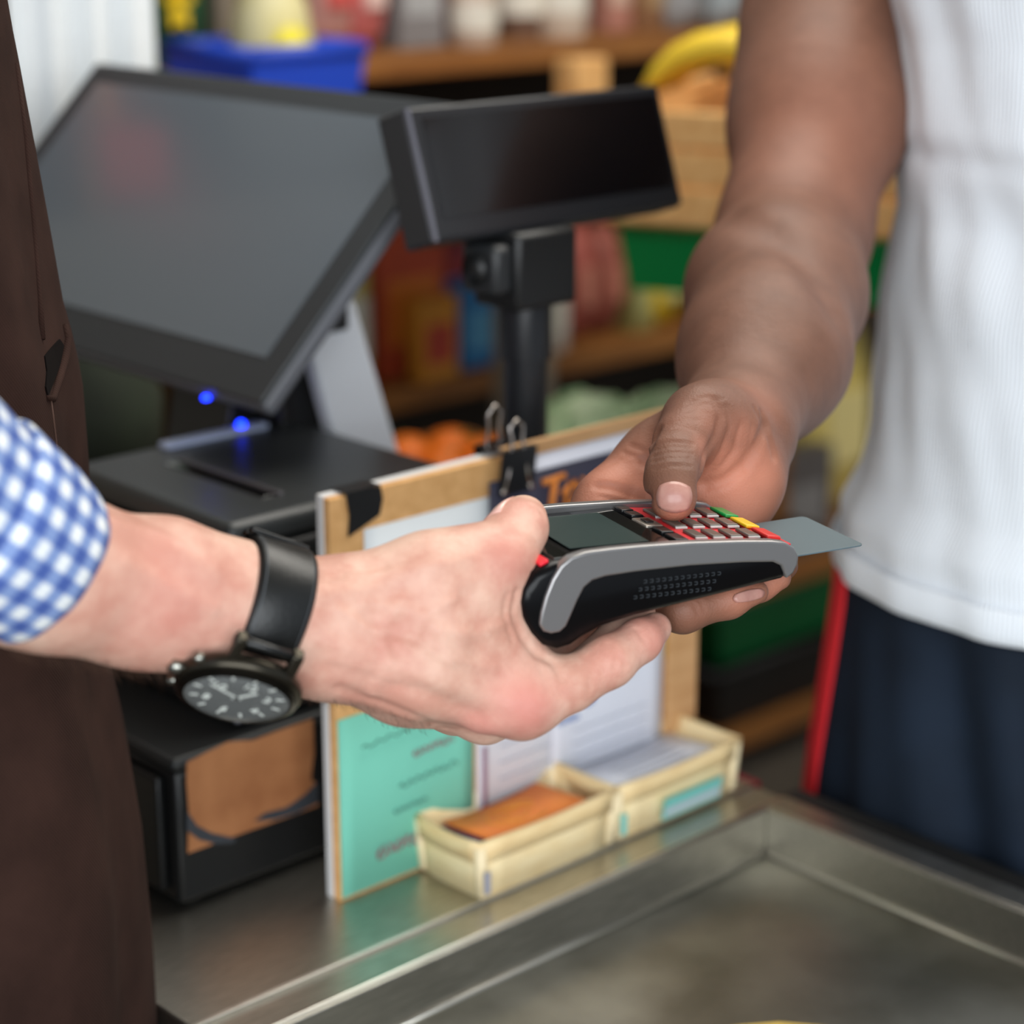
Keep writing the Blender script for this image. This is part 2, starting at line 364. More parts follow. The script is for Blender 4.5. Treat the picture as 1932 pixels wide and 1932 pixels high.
for k in range(4): scribble(l2, .02, .02 + .010 * k, .075, .0015, PALEINK, -.0012, r=.0004, name='printed_line')
tube('fold_line', [(0, -.0014, .098), (.112, -.0014, .096)], .0007, PALEINK, l2, n=4)
yc = sheet('yellow_card', .200, .3025, .09, .170, .0024, (240, 200, 40), 'bright yellow card behind the stamped letter on the board', 'card')
tp = empty('black_tape', W(.7495, .960, .90), ROT, 'torn piece of black tape folded over the corner of the board', 'tape')
mk('tape_strip', [(.012, -.0014, .271), (.0395, -.0014, .2705), (.041, -.0016, .262), (.0385, -.0014, .252), (.0345, -.0012, .2505), (.022, -.0014, .246), (.013, -.0014, .243), (.0145, -.0014, .256)], [tuple(range(8))], mat('tape_black', (14, 14, 15), .35), tp, solid=.0005)
mk('tape_fold', [(.012, -.0014, .271), (.0395, -.0014, .271), (.0395, .0130, .2712), (.012, .0130, .2712)], [(0, 1, 2, 3)], MATS['tape_black'], tp, solid=.0005)
NAVY = mat('navy_card', (46, 46, 66), .6)
nc = sheet('navy_card', .128, .290, .165, .2555, .0042, (46, 46, 66), 'dark navy card with orange lettering clipped to the top of the board', 'card', m=NAVY, curl=.001)
ORG = mat('orange_print', (226, 134, 52), .6)
tube('orange_lettering', [(.046, -.0022, .082), (.066, -.0022, .083)], .0024, ORG, nc, n=6); tube('orange_lettering', [(.057, -.0022, .082), (.053, -.0022, .056)], .0026, ORG, nc, n=6)
scribble(nc, .064, .070, .048, .018, ORG, -.0024, slope=-.02, n=17, r=.0022, name='orange_lettering'); scribble(nc, .060, .053, .04, .005, ORG, -.0024, n=12, r=.0014, name='orange_lettering')
wp = sheet('white_note', .160, .300, .225, .2665, .0030, (224, 226, 238), 'white note peeking out above the navy card on the board')
# binder clip
BLKM = mat('clip_black_metal', (16, 16, 18), .3, .0, coat=.3); CHR = mat('chrome_wire', (190, 182, 176), .18, 1)
bc = empty('binder_clip', W(.7495 + .150, .960, .90), ROT, 'black binder clip with wire handles on the top edge of the board', 'clip')
mk('clip_jaw', [(-.0155, -.0058, .245), (.0155, -.0058, .245), (.0155, -.0095, .2745), (-.0155, -.0095, .2745), (-.0155, .0140, .245), (.0155, .0140, .245), (.0155, .0175, .2745), (-.0155, .0175, .2745)],
   [(0, 1, 2, 3), (4, 7, 6, 5), (3, 2, 6, 7)], BLKM, bc, solid=.0012)
for yy, sg in ((-.0072, -1), (.0155, 1)):
    ln = .032 if sg < 0 else .038
    pts = [(-.012, yy, .248), (-.0085, yy + sg * .0005, .258), (-.0045, yy + sg * .0 , .262 + ln * .6), (-.006, yy - sg * .001, .262 + ln * .85), (0, yy - sg * .001, .262 + ln), (.006, yy - sg * .001, .262 + ln * .85), (.0045, yy + sg * .0 , .262 + ln * .6), (.0085, yy + sg * .0005, .258), (.012, yy, .248)]
    tube('wire_handle', pts, .0011, CHR, bc, n=8)
    for sx in (-1, 1): tube('handle_curl', [(sx * .012, yy - .001, .2475), (sx * .012, yy + .0012, .2475)], .0022, CHR, bc, n=8)

# ------------------------------------------------------------------ wooden punnets with flyers
PUN = wood('punnet_veneer', (252, 232, 186), (242, 214, 160), 16, (2, 2, 9)); PUN2 = wood('punnet_band', (246, 220, 168), (234, 200, 144), 16, (2, 2, 9)); STAP = mat('staple', (150, 150, 152), .35, 1)
TEAL = mat('teal_sticker', (120, 196, 186), .6); WSTK = mat('silver_sticker', (196, 204, 212), .35)
def punnet(loc, rz, label):
    o = empty('wooden_punnet', loc, rz, label, 'basket', 'wooden punnets on the ledge')
    bx, by, tx, ty, H, t = .0585, .0285, .0620, .0305, .041, .0016
    def wl(nm, A, B, z0, z1, m, out):      # a veneer wall between two corners
        n = 6; v, f = [], []
        for j in range(2):
            z = (z0, z1)[j]; k = z / H
            for i in range(n + 1):
                s_ = i / n; sag = -.0016 * math.sin(math.pi * s_) if (j and z1 >= H) else 0
                x = A[0] + (B[0] - A[0]) * s_; y = A[1] + (B[1] - A[1]) * s_
                sx = bx + (tx - bx) * k; sy = by + (ty - by) * k; bow = 1 + .03 * math.sin(math.pi * s_)
                v.append((x * (sx + out) * (bow if abs(A[0]) == abs(B[0]) and A[0] == B[0] else 1), y * (sy + out) * (bow if A[1] == B[1] else 1), z + sag))
        for i in range(n): f.append((i, i + 1, i + n + 2, i + n + 1))
        return mk(nm, v, f, m, o, smooth=True, solid=t)
    C = [(-1, -1), (1, -1), (1, 1), (-1, 1)]
    for i in range(4): wl('side_panel', C[i], C[(i + 1) % 4], 0, H, PUN, 0)
    for i in range(4): wl('rim_band', C[i], C[(i + 1) % 4], H * .62, H, PUN2, .0014)
    box('bottom', -bx, bx, -by, by, 0, .0016, PUN, o)
    for cx, cy in C:
        z0, z1 = .002, H - .0035; f = lambda z: (bx + (tx - bx) * z / H, by + (ty - by) * z / H)
        (xa, ya), (xb, yb) = f(z0), f(z1)
        tube('corner_post', [(cx * (xa - .001), cy * (ya - .001), z0), (cx * (xb - .001), cy * (yb - .001), z1)], .0042, mat('punnet_corner', (246, 226, 184), .5), o, n=10)
    return o
p1 = punnet(W(.877, .9285, .9005), ROT, 'wooden punnet holding orange flyers, nearer the green sheet')
p2 = punnet(W(1.003, .929, .9005), ROT, 'wooden punnet holding white flyers, at the far end of the ledge')
for p_, m_, nm in ((p1, mat('grey_tag', (150, 150, 162), .5), 'barcode_sticker'), (p2, TEAL, 'teal_corner_sticker')):
    mk(nm, [(-.0615, -.0345, .006), (-.0575, -.0358, .006), (-.0585, -.0370, .022), (-.0630, -.0355, .022)], [(0, 1, 2, 3)], m_, p_, solid=.0005)
mk('price_sticker', [(-.02, -.0335, .003), (.040, -.0335, .003), (.040, -.0365, .020), (-.02, -.0365, .020)], [(0, 1, 2, 3)], TEAL, p2, solid=.0005)
mk('price_sticker', [(-.018, -.0345, .006), (.038, -.0345, .006), (.038, -.0362, .012), (-.018, -.0362, .012)], [(0, 1, 2, 3)], WSTK, p2, solid=.0006)
OFL = mat('orange_flyer', (250, 146, 68), .65, rgb2=(244, 132, 58), vscale=40)
def flyer(loc, rz, tilt, sx, sy, m, label, grp, cat='flyer', line=None):
    o = empty('flyer', loc, rz, label, cat, grp); o.rotation_euler = (tilt[0], tilt[1], rz)
    v, f = [], []; n = 6
    for j in range(2):
        for i in range(n + 1): s_ = i / n; v.append((-sx + 2 * sx * s_, (-sy, sy)[j], .0025 * (2 * s_ - 1) ** 2))
    for i in range(n): f.append((i, i + 1, i + n + 2, i + n + 1))
    mk('card', v, f, m, o, smooth=True, solid=.0006)
    if line:
        for k, (rr, cx) in enumerate(((.012, 0), (.018, .0), (.007, .0))):
            tube('printed_swirl', [(cx + rr * 1.3 * math.cos(a), rr * math.sin(a) * .9, .0008 + .0025 * ((cx + rr * 1.3 * math.cos(a)) / sx) ** 2) for a in np.linspace(.4 * k, 4.4 + k, 18)], .0006, line, o, n=4)
    return o
base = W(.877, .9285, .9005)
for k in range(9):
    top = k == 8
    flyer(base + np.array([0, 0, .009 + .0027 * k]) + W(.002 * math.sin(k * 2), .001 * math.cos(k * 3), 0), ROT + .05 * math.sin(k * 1.9), (-.06, .0), .044, .025, OFL if k != 6 else mat('violet_flyer', (96, 84, 140), .6),
          'topmost orange flyer with yellow swirls in the near punnet' if top else ('violet edged flyer under the top orange ones in the near punnet' if k == 6 else 'orange flyer, %s from the bottom of the near punnet stack' % ('first', 'second', 'third', 'fourth', 'fifth', 'sixth', 'seventh', 'eighth')[min(k, 7)]), 'orange flyers in the punnet', line=mat('yellow_print', (236, 166, 66), .6) if top else None)
base = W(1.003, .929, .9005); WFL = mat('white_flyer', (232, 235, 244), .65)
for k in range(8):
    top = k == 7
    o = flyer(base + np.array([0, 0, .008 + .003 * k]) + W(.002 * math.sin(k), 0, 0), ROT + .03 * math.sin(k * 2.2), (-.05, 0), .050, .0275, WFL, 'topmost white flyer with printed grey lines in the far punnet' if top else 'white flyer, %s from the bottom of the far punnet stack' % ('first', 'second', 'third', 'fourth', 'fifth', 'sixth', 'seventh', 'eighth')[k], 'white flyers in the punnet')
    if top:
        for q in range(4): tube('printed_line', [(-.03, -.018 + .009 * q, .0016), (.0, -.018 + .009 * q, .0008), (.03, -.018 + .009 * q, .0016)], .0006, PALEINK, o, n=4)

# ------------------------------------------------------------------ cash drawer and receipt printer
DRW = mat('drawer_black', (17, 18, 19), .4, bump=.06, bscale=700)
cd = empty('cash_drawer', W(.667, 1.017, .90), ROT, 'black metal cash drawer with torn brown paper on its side', 'cash drawer')
box('drawer_body', 0, .393, 0, .37, .004, .096, DRW, cd, bevel=.004)
box('drawer_lid', -.001, .394, -.001, .371, .0965, .105, mat('drawer_lid', (34, 36, 37), .45, bump=.05, bscale=600), cd, bevel=.003)
box('drawer_front', -.006, 0, .012, .358, .012, .09, DRW, cd, bevel=.002)
box('front_slot', -.0072, -.006, .12, .20, .068, .074, mat('slot_grey', (70, 66, 64), .4), cd)
for fx in (.02, .37):
    for fy in (.02, .35): lathe('foot', [(.009, 0), (.009, .004)], MATTBLK, cd, 16, loc=(fx, fy, 0))
BRN = mat('brown_paper', (176, 118, 74), .75, rgb2=(150, 94, 54), vscale=26, bump=.2, bscale=150)
def side_patch(name, pts, m, off):
    v = []
    for x, y in pts:
        q = onplane(x, y, W(.667, 1.017 - off, .9), V); v.append(((q @ U) - .667, -off, q[2] - .9))
    return mk(name, v, [tuple(range(len(v)))], m, cd, solid=.0006)
side_patch('brown_paper', [(352, 1438), (430, 1400), (478, 1396), (520, 1380), (590, 1356), (592, 1420), (586, 1470), (600, 1480), (600, 1520), (440, 1578), (354, 1610), (356, 1530), (352, 1480)], BRN, .0008)
SLATE = mat('slate_strip', (52, 56, 62), .6)
side_patch('torn_strip', [(352, 1530), (372, 1558), (400, 1572), (445, 1582), (440, 1590), (405, 1592), (375, 1584), (352, 1566)], SLATE, .0016)
side_patch('torn_strip', [(480, 1550), (500, 1534), (540, 1524), (575, 1500), (600, 1474), (600, 1514), (560, 1534), (520, 1546)], SLATE, .0016)
rp = empty('receipt_printer', W(.722, 1.026, 1.0065), ROT, 'black receipt printer with reflected blue light standing on the cash drawer', 'printer')
PR = mat('printer_black', (20, 21, 22), .4, bump=.05, bscale=800); PT = mat('printer_top', (44, 47, 48), .38, bump=.04, bscale=800)
box('printer_body', 0, .196, 0, .195, 0, .118, PR, rp, bevel=.006, seg=3)
box('printer_lid', .0, .196, .0, .195, .119, .1365, PT, rp, bevel=.007, seg=3)
box('paper_slot', .052, .064, .035, .148, .1355, .1372, BLACKG, rp, bevel=.0006)
box('cutter_strip', .0645, .068, .033, .150, .1355, .1385, mat('cutter_grey', (120, 118, 124), .35, .8), rp, bevel=.0005)
box('light_strip', .076, .165, .178, .190, .1355, .1405, mat('frosted_strip', (176, 188, 216), .3), rp, bevel=.0015)
LED = mat('blue_led', (20, 40, 255), .3, emit=(20, 50, 255), estr=9)
lathe('led_reflection', [(.0012, 0), (.0032, .0005), (.0030, .003), (.0012, .0045)], LED, rp, 16, loc=(.144, .184, .1402))  # glowing spot stands in for the power light's reflection on the printer
box('corner_highlight', -.0004, .0035, -.0004, .0035, .004, .116, mat('corner_highlight', (116, 116, 124), .3), rp, bevel=.0015)  # pale strip paints the highlight along the printer's near corner edge

# ------------------------------------------------------------------ till monitor
mo = empty('till_monitor', W(.808, 1.107, 1.192), ROT, 'large tilted till touchscreen with dark bezel and blue power light', 'monitor')
th = math.radians(45); MWd, MH, MT = .472, .263, .017
def mv(y, h, t): return (h * math.cos(th) + t * math.sin(th), y, h * math.sin(th) - t * math.cos(th))     # t: depth behind the glass
def slab(name, y0, y1, h0, h1, t0, t1, m, bevel=0, seg=2):
    v = [mv(y0, h0, t1), mv(y1, h0, t1), mv(y1, h1, t1), mv(y0, h1, t1), mv(y0, h0, t0), mv(y1, h0, t0), mv(y1, h1, t0), mv(y0, h1, t0)]
    return mk(name, v, CUBEF, m, mo, bevel=bevel, seg=seg)
slab('housing', 0, MWd, 0, MH, .004, MT, mat('housing_grey', (104, 106, 112), .35), .004, 3)
slab('bezel', .001, MWd - .001, .001, MH - .001, 0, .005, mat('bezel_dark', (52, 55, 58), .4), .002)
SCR = mat('screen_glass', (96, 104, 112), .2, spec=.6, coat=.5)
slab('screen', .024, MWd - .024, .034, MH - .022, -.0006, .0005, SCR)
q = Vector(mv(.066, -.001, .008)); lathe('power_light', [(.0012, 0), (.003, .0006), (.0026, .0025), (.001, .0035)], LED, mo, 16, loc=(q.x - .002, q.y, q.z - .003))
SIL = mat('silver_stand', (222, 226, 232), .4, .0)
# two slanted stand legs, foot plate and hinge bar behind the screen
for yy in (.072, .204):
    v = []
    for x, z in ((.098, .02), (.135, .062), (.215, -.182), (.155, -.182)):
        for dy in (0, .016): v.append((x, yy + dy, z))
    mk('stand_leg' if yy < .1 else 'stand_rear_leg', v, [(0, 2, 4, 6), (1, 7, 5, 3), (0, 1, 3, 2), (2, 3, 5, 4), (4, 5, 7, 6), (6, 7, 1, 0)], SIL if yy < .1 else BLACKP, mo, bevel=.003)
box('hinge_bar', .110, .135, .07, .181, .02, .05, DARKP, mo, bevel=.003)
prism('stand_back', [(.035, -.182), (.175, -.182), (.118, .055), (.075, .02)], .125, .20, BLACKP, mo, bevel=.003)
prism('stand_side', [(.095, -.182), (.150, -.182), (.112, .03), (.085, .02)], .094, .122, BLACKP, mo, bevel=.002)
box('foot_plate', .03, .245, .06, .23, -.1863, -.1823, DARKP, mo, bevel=.001)

# ------------------------------------------------------------------ customer pole display
pd_ = empty('customer_display', W(.996, 1.047, 1.0055), ROT, 'black customer display panel tilted on a round pole behind the board', 'display')
lathe('base_plate', [(.030, 0), (.030, .006), (.022, .010), (.018, .012)], BLACKP, pd_)
POLE = mat('pole_black', (30, 32, 36), .35)
lathe('pole', [(.0158, .010), (.0158, .235)], POLE, pd_, 32)
lathe('pole_collar', [(.0185, .20), (.0185, .25), (.017, .255)], POLE, pd_, 32)
box('bracket', -.028, .030, -.022, .024, .238, .292, BLACKP, pd_, bevel=.004)
hb = box('hinge_block', -.045, -.027, -.018, .018, .25, .285, DARKP, pd_, bevel=.005)
tube('hinge_knob', [(-.050, 0, .268), (-.043, 0, .268)], .011, BLACKP, pd_, n=16)
# panel: lower edge nearer the till's customer side, leaning back
K = 1.38 / 1.47; pb0 = np.array([.902 - .996, 1.035 - 1.047, 1.53 - .247 * K - 1.0055]); up = np.array([0, .030, .091]); up = up / np.linalg.norm(up); nb = np.array([0, up[2], -up[1]])
def pslab(name, a0, a1, h0, h1, t0, t1, m, bevel=0, seg=2):
    a0, a1, h0, h1, t0, t1 = [q * K for q in (a0, a1, h0, h1, t0, t1)]
    P = lambda a, h, t: tuple(pb0 + np.array([a, 0, 0]) + up * h + nb * t)
    return mk(name, [P(a0, h0, t0), P(a1, h0, t0), P(a1, h0, t1), P(a0, h0, t1), P(a0, h1, t0), P(a1, h1, t0), P(a1, h1, t1), P(a0, h1, t1)], CUBEF, m, pd_, bevel=bevel, seg=seg)
pslab('panel_housing', 0, .260, 0, .097, .002, .034, mat('panel_grey', (40, 42, 46), .4), .003, 3)
pslab('panel_front', .003, .257, .002, .095, -.001, .004, mat('panel_front', (30, 31, 34), .3), .001)
pslab('display_window', .012, .252, .016, .088, -.0018, 0, mat('display_black', (8, 8, 10), .18, coat=.3))
pslab('edge_line', -.0004, .003, .001, .096, -.0012, .0008, mat('panel_edge', (92, 92, 102), .3))
#PART3
# ------------------------------------------------------------------ payment terminal
TY = math.radians(26); D1 = np.array([math.cos(TY), math.sin(TY), 0]); D2 = np.array([-math.sin(TY), math.cos(TY), 0])
TP0 = onz(1505, 1052, 1.21) - D2 * .0125
def T(l, y, h): return TP0 + D1 * l / 1000 + D2 * y / 1000 + ZZ * h / 1000      # terminal millimetres to world
TW = 76.0
pt = empty('payment_terminal', TP0, TY, 'black and silver handheld card terminal with red keypad held between two hands', 'card terminal')
mm = lambda a: [(x / 1000, z / 1000) for x, z in a]
def near(pix): return [((((onplane(x, y, TP0, D2)) - TP0) @ D1) * 1000, (onplane(x, y, TP0, D2)[2] - 1.21) * 1000) for x, y in pix]
TBLK = mat('terminal_black', (7, 7, 9), .25, spec=.22); TSIL = mat('terminal_silver', (150, 148, 148), .34, .75); TMAT = mat('terminal_matt', (26, 26, 28), .45)
deckpts = [(-150, 17), (-140, 20.5), (-124, 21.6), (-98, 20.3), (-70, 18.3), (-40, 14.8), (-20, 12.4), (-10, 10.2)]
def deck(l): return float(np.interp(l, [a for a, _ in deckpts], [b for _, b in deckpts]))
prof = [(-138, -21.7), (-146, -18.5), (-152, -12), (-156, -3), (-157, 4), (-155.5, 10), (-150, 17)] + deckpts[1:] + [(-8.3, 7), (-8.0, 3), (-11, -2), (-16, -5.5), (-42, -7.6), (-69, -9.6), (-97.5, -11.8), (-115, -14.3), (-125, -18), (-131, -21)]
# body: stations across the width, rounded in at both flanks
ys = [0, .8, 2.4, 5, TW - 5, TW - 2.4, TW - .8, TW]; ins = [4.0, 1.7, .5, 0, 0, .5, 1.7, 4.0]
pr = np.array(prof); nP = len(pr)
tg = np.roll(pr, -1, 0) - np.roll(pr, 1, 0); nn = np.stack([tg[:, 1], -tg[:, 0]], 1); nn /= np.linalg.norm(nn, axis=1)[:, None]
ctr = pr.mean(0)
if ((pr - ctr) * nn).sum() < 0: nn = -nn
v, f = [], []
for y_, i_ in zip(ys, ins):
    for k in range(nP): q = pr[k] - nn[k] * i_; v.append((q[0] / 1000, y_ / 1000, q[1] / 1000))
for j in range(len(ys) - 1):
    for k in range(nP): f.append((j * nP + k, j * nP + (k + 1) % nP, (j + 1) * nP + (k + 1) % nP, (j + 1) * nP + k))
f.append(tuple(range(nP))); f.append(tuple((len(ys) - 1) * nP + k for k in range(nP - 1, -1, -1)))
bo = mk('terminal_body', v, f, TBLK, pt, smooth=True)
try: bo.data.set_sharp_from_angle(angle=math.radians(55))
except Exception: pass
outer = near([(1016, 1178), (1019, 1155), (1027, 1125), (1040, 1092), (1056, 1066), (1075, 1050), (1105, 1040), (1150, 1034), (1200, 1029), (1300, 1022), (1400, 1019), (1455, 1019), (1480, 1022), (1496, 1032), (1504, 1048), (1502, 1064), (1494, 1080), (1481, 1091)])
inner = near([(1477, 1080), (1471, 1066), (1456, 1059), (1400, 1060), (1300, 1066), (1200, 1077), (1140, 1086), (1115, 1094), (1100, 1107), (1088, 1130), (1075, 1160), (1066, 1180), (1054, 1191), (1038, 1194), (1024, 1190)])
for y0_, y1_ in ((-1.6, 4.2), (TW - 4.2, TW + 1.6)):
    prism('silver_rail', mm(outer + inner), y0_ / 1000, y1_ / 1000, TSIL, pt, bevel=.0011, seg=3)
def deckbox(name, l0, l1, y0_, y1_, h0, h1, m, bevel=0, parent=None, seg=2):
    P = lambda l, y, h: (l / 1000, y / 1000, (deck(l) + h) / 1000)
    v = [P(l0, y0_, h0), P(l1, y0_, h0), P(l1, y1_, h0), P(l0, y1_, h0), P(l0, y0_, h1), P(l1, y0_, h1), P(l1, y1_, h1), P(l0, y1_, h1)]
    return mk(name, v, CUBEF, m, parent or pt, bevel=bevel, seg=seg)
deckbox('screen_glass', -138, -73.5, 5.5, TW - 5.5, -.6, .9, mat('terminal_glass', (16, 20, 20), .07, coat=.8), .0004)
deckbox('display', -126, -84, 13, TW - 12, .85, 1.0, mat('terminal_display', (66, 80, 78), .12, coat=.5))
KEY = mat('key_grey', (92, 84, 78), .35, coat=.2); KEYB = mat('key_black', (20, 20, 22), .3); KSIDE = mat('key_edge', (200, 200, 196), .35)
RED = mat('keypad_red', (222, 44, 52), .4)
deckbox('keypad_plate', -62.5, -9.5, 4.5, TW - 4.5, -.4, .7, RED, .0004)
for k, (y0_, y1_) in enumerate(((9, 20), (22.5, 32.5), (52, 60.5), (62, 70))):
    deckbox('function_key', -71.5, -64.5, y0_, y1_, -.4, 2.0, KEYB, .0006)
nk = deckbox('navigation_key', -73, -63, 35, 50, -.4, 1.6, mat('nav_silver', (168, 160, 150), .28, .7), .002, seg=3)
deckbox('navigation_centre', -70.5, -66, 39.5, 45.5, 1.5, 2.3, KEYB, .0006)
cols = ((12.5, 25), (31.5, 44.5), (51, 64))
for i, l in enumerate((-55.5, -45.6, -35.7, -25.8)):
    for j, (a, b) in enumerate(cols):
        k = deckbox('number_key', l - 3.3, l + 3.3, a, b, .4, 2.3, KEY, .0007)
        deckbox('key_lip', l - 3.3, l + 3.3, a - .9, a + .3, .5, 1.7, KSIDE, .0003)
for (a, b), m_, nm in zip(cols, (mat('cancel_red', (216, 52, 48), .35), mat('clear_yellow', (246, 196, 40), .35), mat('enter_green', (30, 150, 70), .35)), ('cancel_key', 'clear_key', 'enter_key')):
    deckbox(nm, -19, -11, a - 1.5, b + 1.5, .4, 2.4, m_, .0008)
mk('red_light_bar', [tuple(np.array(q) / 1000) for q in ((-145.5, 4.6, 18.6), (-141, 4.6, 20.2), (-141, 22, 20.2), (-145.5, 22, 18.6), (-145.8, 4.6, 20.2), (-141.3, 4.6, 21.8), (-141.3, 22, 21.8), (-145.8, 22, 20.2))], CUBEF, mat('red_bar', (236, 40, 56), .3), pt, bevel=.0004)
lst = []
for r in range(3):
    for c in range(13):
        l = -93 + c * 3.35 + r * -2.6; h = 5.4 - r * 3.5 + c * -.16; s_ = .85
        lst.append(((l - s_) / 1000, (l + s_) / 1000, -.0004, .0006, (h - s_) / 1000, (h - s_ + .35) / 1000)); lst.append(((l + s_ - .35) / 1000, (l + s_) / 1000, -.0004, .0006, (h - s_) / 1000, (h + s_) / 1000)); lst.append(((l - s_) / 1000, (l + s_) / 1000, -.0004, .0006, (h + s_ - .35) / 1000, (h + s_) / 1000))
tag(mk('speaker_grille', *joinboxes(lst), mat('grille_grey', (52, 56, 60), .4), pt), kind='stuff')
box('slot_lip', -.0115, -.0078, .010, .066, -.0012, .0030, TMAT, pt, bevel=.0006)
# card in the slot
cdv = []
r = .0032; a0, a1, b0, b1 = -.045, .0395, .0125, .0665
for cx, cy, s0 in ((a1 - r, b0 + r, -90), (a1 - r, b1 - r, 0), (a0 + r, b1 - r, 90), (a0 + r, b0 + r, 180)):
    for k in range(6): a = math.radians(s0 + 18 * k); cdv.append((cx + r * math.cos(a), cy + r * math.sin(a)))
pc = prismz('payment_card', cdv, 0, .0008, mat('card_grey', (88, 104, 110), .55), bevel=.00015)
pc.location = tuple(TP0 + ZZ * .0004); pc.rotation_euler = (0, 0, TY)
tag(pc, 'plain grey payment card sticking out of the terminal slot', 'card')
#PART4
# ------------------------------------------------------------------ cashier: right forearm and hand
def R_(px, d): return px * d / F                 # a width seen at a distance, in metres
ch = Body()
def P4(x, y, d, r): return Pt(x, y, d), R_(r, d)
def limb(body, nodes, k=.014):
    for (a, b) in zip(nodes[:-1], nodes[1:]):
        pa, ra = P4(*a); pb, rb = P4(*b); body.add(Cap(pa, pb, ra, rb), k)
# forearm (wide, slightly flattened by running two bones side by side)
limb(ch, [(-330, 830, .80, 165), (-100, 980, .838, 150), (110, 1078, .873, 128), (300, 1112, .905, 112), (440, 1148, .92, 90), (600, 1172, .932, 78)], .02)
limb(ch, [(-330, 850, .80, 150), (0, 1062, .862, 112), (250, 1138, .90, 88), (440, 1188, .925, 76), (600, 1222, .935, 72)], .02)
limb(ch, [(330, 1096, .905, 80), (470, 1126, .925, 62), (600, 1146, .93, 54)], .02)
# carpus and metacarpals
limb(ch, [(590, 1222, .935, 74), (790, 1272, .948, 72), (985, 1322, .964, 62)], .016)        # index ray
limb(ch, [(590, 1232, .95, 66), (760, 1288, .968, 68), (915, 1345, .988, 52)], .014)         # middle ray
limb(ch, [(585, 1235, .97, 60), (860, 1330, 1.012, 48)], .014)
limb(ch, [(585, 1235, .985, 58), (825, 1300, 1.034, 44)], .014)
limb(ch, [(585, 1148, .935, 62), (700, 1126, .942, 58), (815, 1086, .948, 66)], .018)        # thumb metacarpal
limb(ch, [(650, 1180, .942, 92), (800, 1170, .953, 96), (890, 1150, .962, 78)], .022)        # first dorsal interosseous
limb(ch, [(850, 1190, .958, 80), (930, 1262, .965, 62)], .022)
limb(ch, [(905, 1120, .968, 60), (938, 1180, .972, 40), (975, 1235, .972, 40)], .018)        # web of the thumb
limb(ch, [(700, 1180, .99, 90), (880, 1270, 1.015, 62)], .02)                               # palm side
# fingers
ft = lambda *a: T(*a)
ch.finger([P4(985, 1325, .964, 0)[0], P4(1075, 1292, .968, 0)[0], P4(1150, 1248, .976, 0)[0], P4(1208, 1208, .990, 0)[0], P4(1236, 1186, 1.0, 0)[0]],
          [R_(62, .964), R_(50, .968), R_(48, .976), R_(40, .990), R_(31, 1.0)], .004, .012)
ch.finger([P4(915, 1345, .988, 0)[0], ft(-122, 12, -42), ft(-92, 26, -30), ft(-76, 34, -23)], [.0125, .0108, .0092, .0078], .004, .010)
ch.finger([P4(860, 1330, 1.012, 0)[0], ft(-128, 38, -44), ft(-100, 50, -32), ft(-84, 56, -24.5)], [.0120, .0104, .0088, .0075], .004, .010)
ch.finger([P4(825, 1300, 1.034, 0)[0], ft(-138, 64, -40), ft(-116, 70, -31), ft(-102, 72, -24)], [.0105, .0092, .0080, .0068], .004, .010)
ch.finger([P4(815, 1088, .948, 0)[0], P4(900, 1062, .956, 0)[0], P4(950, 1042, .962, 0)[0], P4(978, 998, .973, 0)[0], P4(988, 978, .984, 0)[0]],
          [R_(68, .948), R_(62, .956), R_(56, .962), R_(50, .973), R_(44, .984)], .008, .018)
# relief: knuckles, tendons, veins, folds
S = ch.stroke
for _x in range(5): S([(1020 + 9 * _x, 1262 + 6 * _x), (1030 + 8 * _x, 1300 + 4 * _x)], .0013, .0004)
S([(985, 1345), (1002, 1335)], .010, -0.0027)                                               # index knuckle
S([(905, 1372), (920, 1368)], .008, -0.0037)
S([(945, 1035), (965, 1055)], .010, -0.0024)                                                # thumb joint
S([(620, 1215), (760, 1262), (880, 1300), (960, 1325)], .0045, -0.0019)                      # index tendon
S([(600, 1120), (700, 1108), (800, 1075), (880, 1050)], .004, -0.0017)                       # thumb tendon
S([(590, 1090), (660, 1080), (720, 1070)], .003, 0.0014)
S([(760, 1130), (720, 1190), (735, 1250), (700, 1310)], .0030, -0.0012)
S([(690, 1140), (770, 1150), (830, 1190), (900, 1200), (960, 1170)], .0030, -0.0012)
S([(830, 1190), (850, 1240), (930, 1262)], .0028, -0.0010)
S([(975, 1120), (968, 1160), (985, 1200), (1010, 1232)], .0022, 0.0020)                      # web folds
S([(958, 1125), (952, 1165), (968, 1205)], .0020, 0.0014)
S([(1018, 1235), (1045, 1250), (1062, 1280)], .0020, 0.0020)                                 # finger root fold
S([(1150, 1215), (1165, 1235), (1160, 1262)], .0012, 0.0012)
S([(1128, 1222), (1140, 1245), (1138, 1272)], .0012, 0.0008)
S([(1200, 1185), (1214, 1205)], .0012, 0.0010)
S([(1000, 950), (1018, 958), (1026, 975)], .0011, 0.0010)
S([(565, 1075), (600, 1110), (590, 1160)], .004, -.0012); S([(640, 1150), (700, 1190), (780, 1205), (850, 1250)], .0022, -.0011); S([(780, 1205), (800, 1160), (860, 1130)], .0022, -.0010); S([(620, 1240), (700, 1262), (770, 1290)], .0022, -.0010)
S([(660, 1085), (740, 1082), (830, 1060)], .0030, -.0014); S([(880, 1135), (905, 1180), (900, 1230)], .006, .0020); S([(705, 1165), (740, 1215)], .007, .0016)
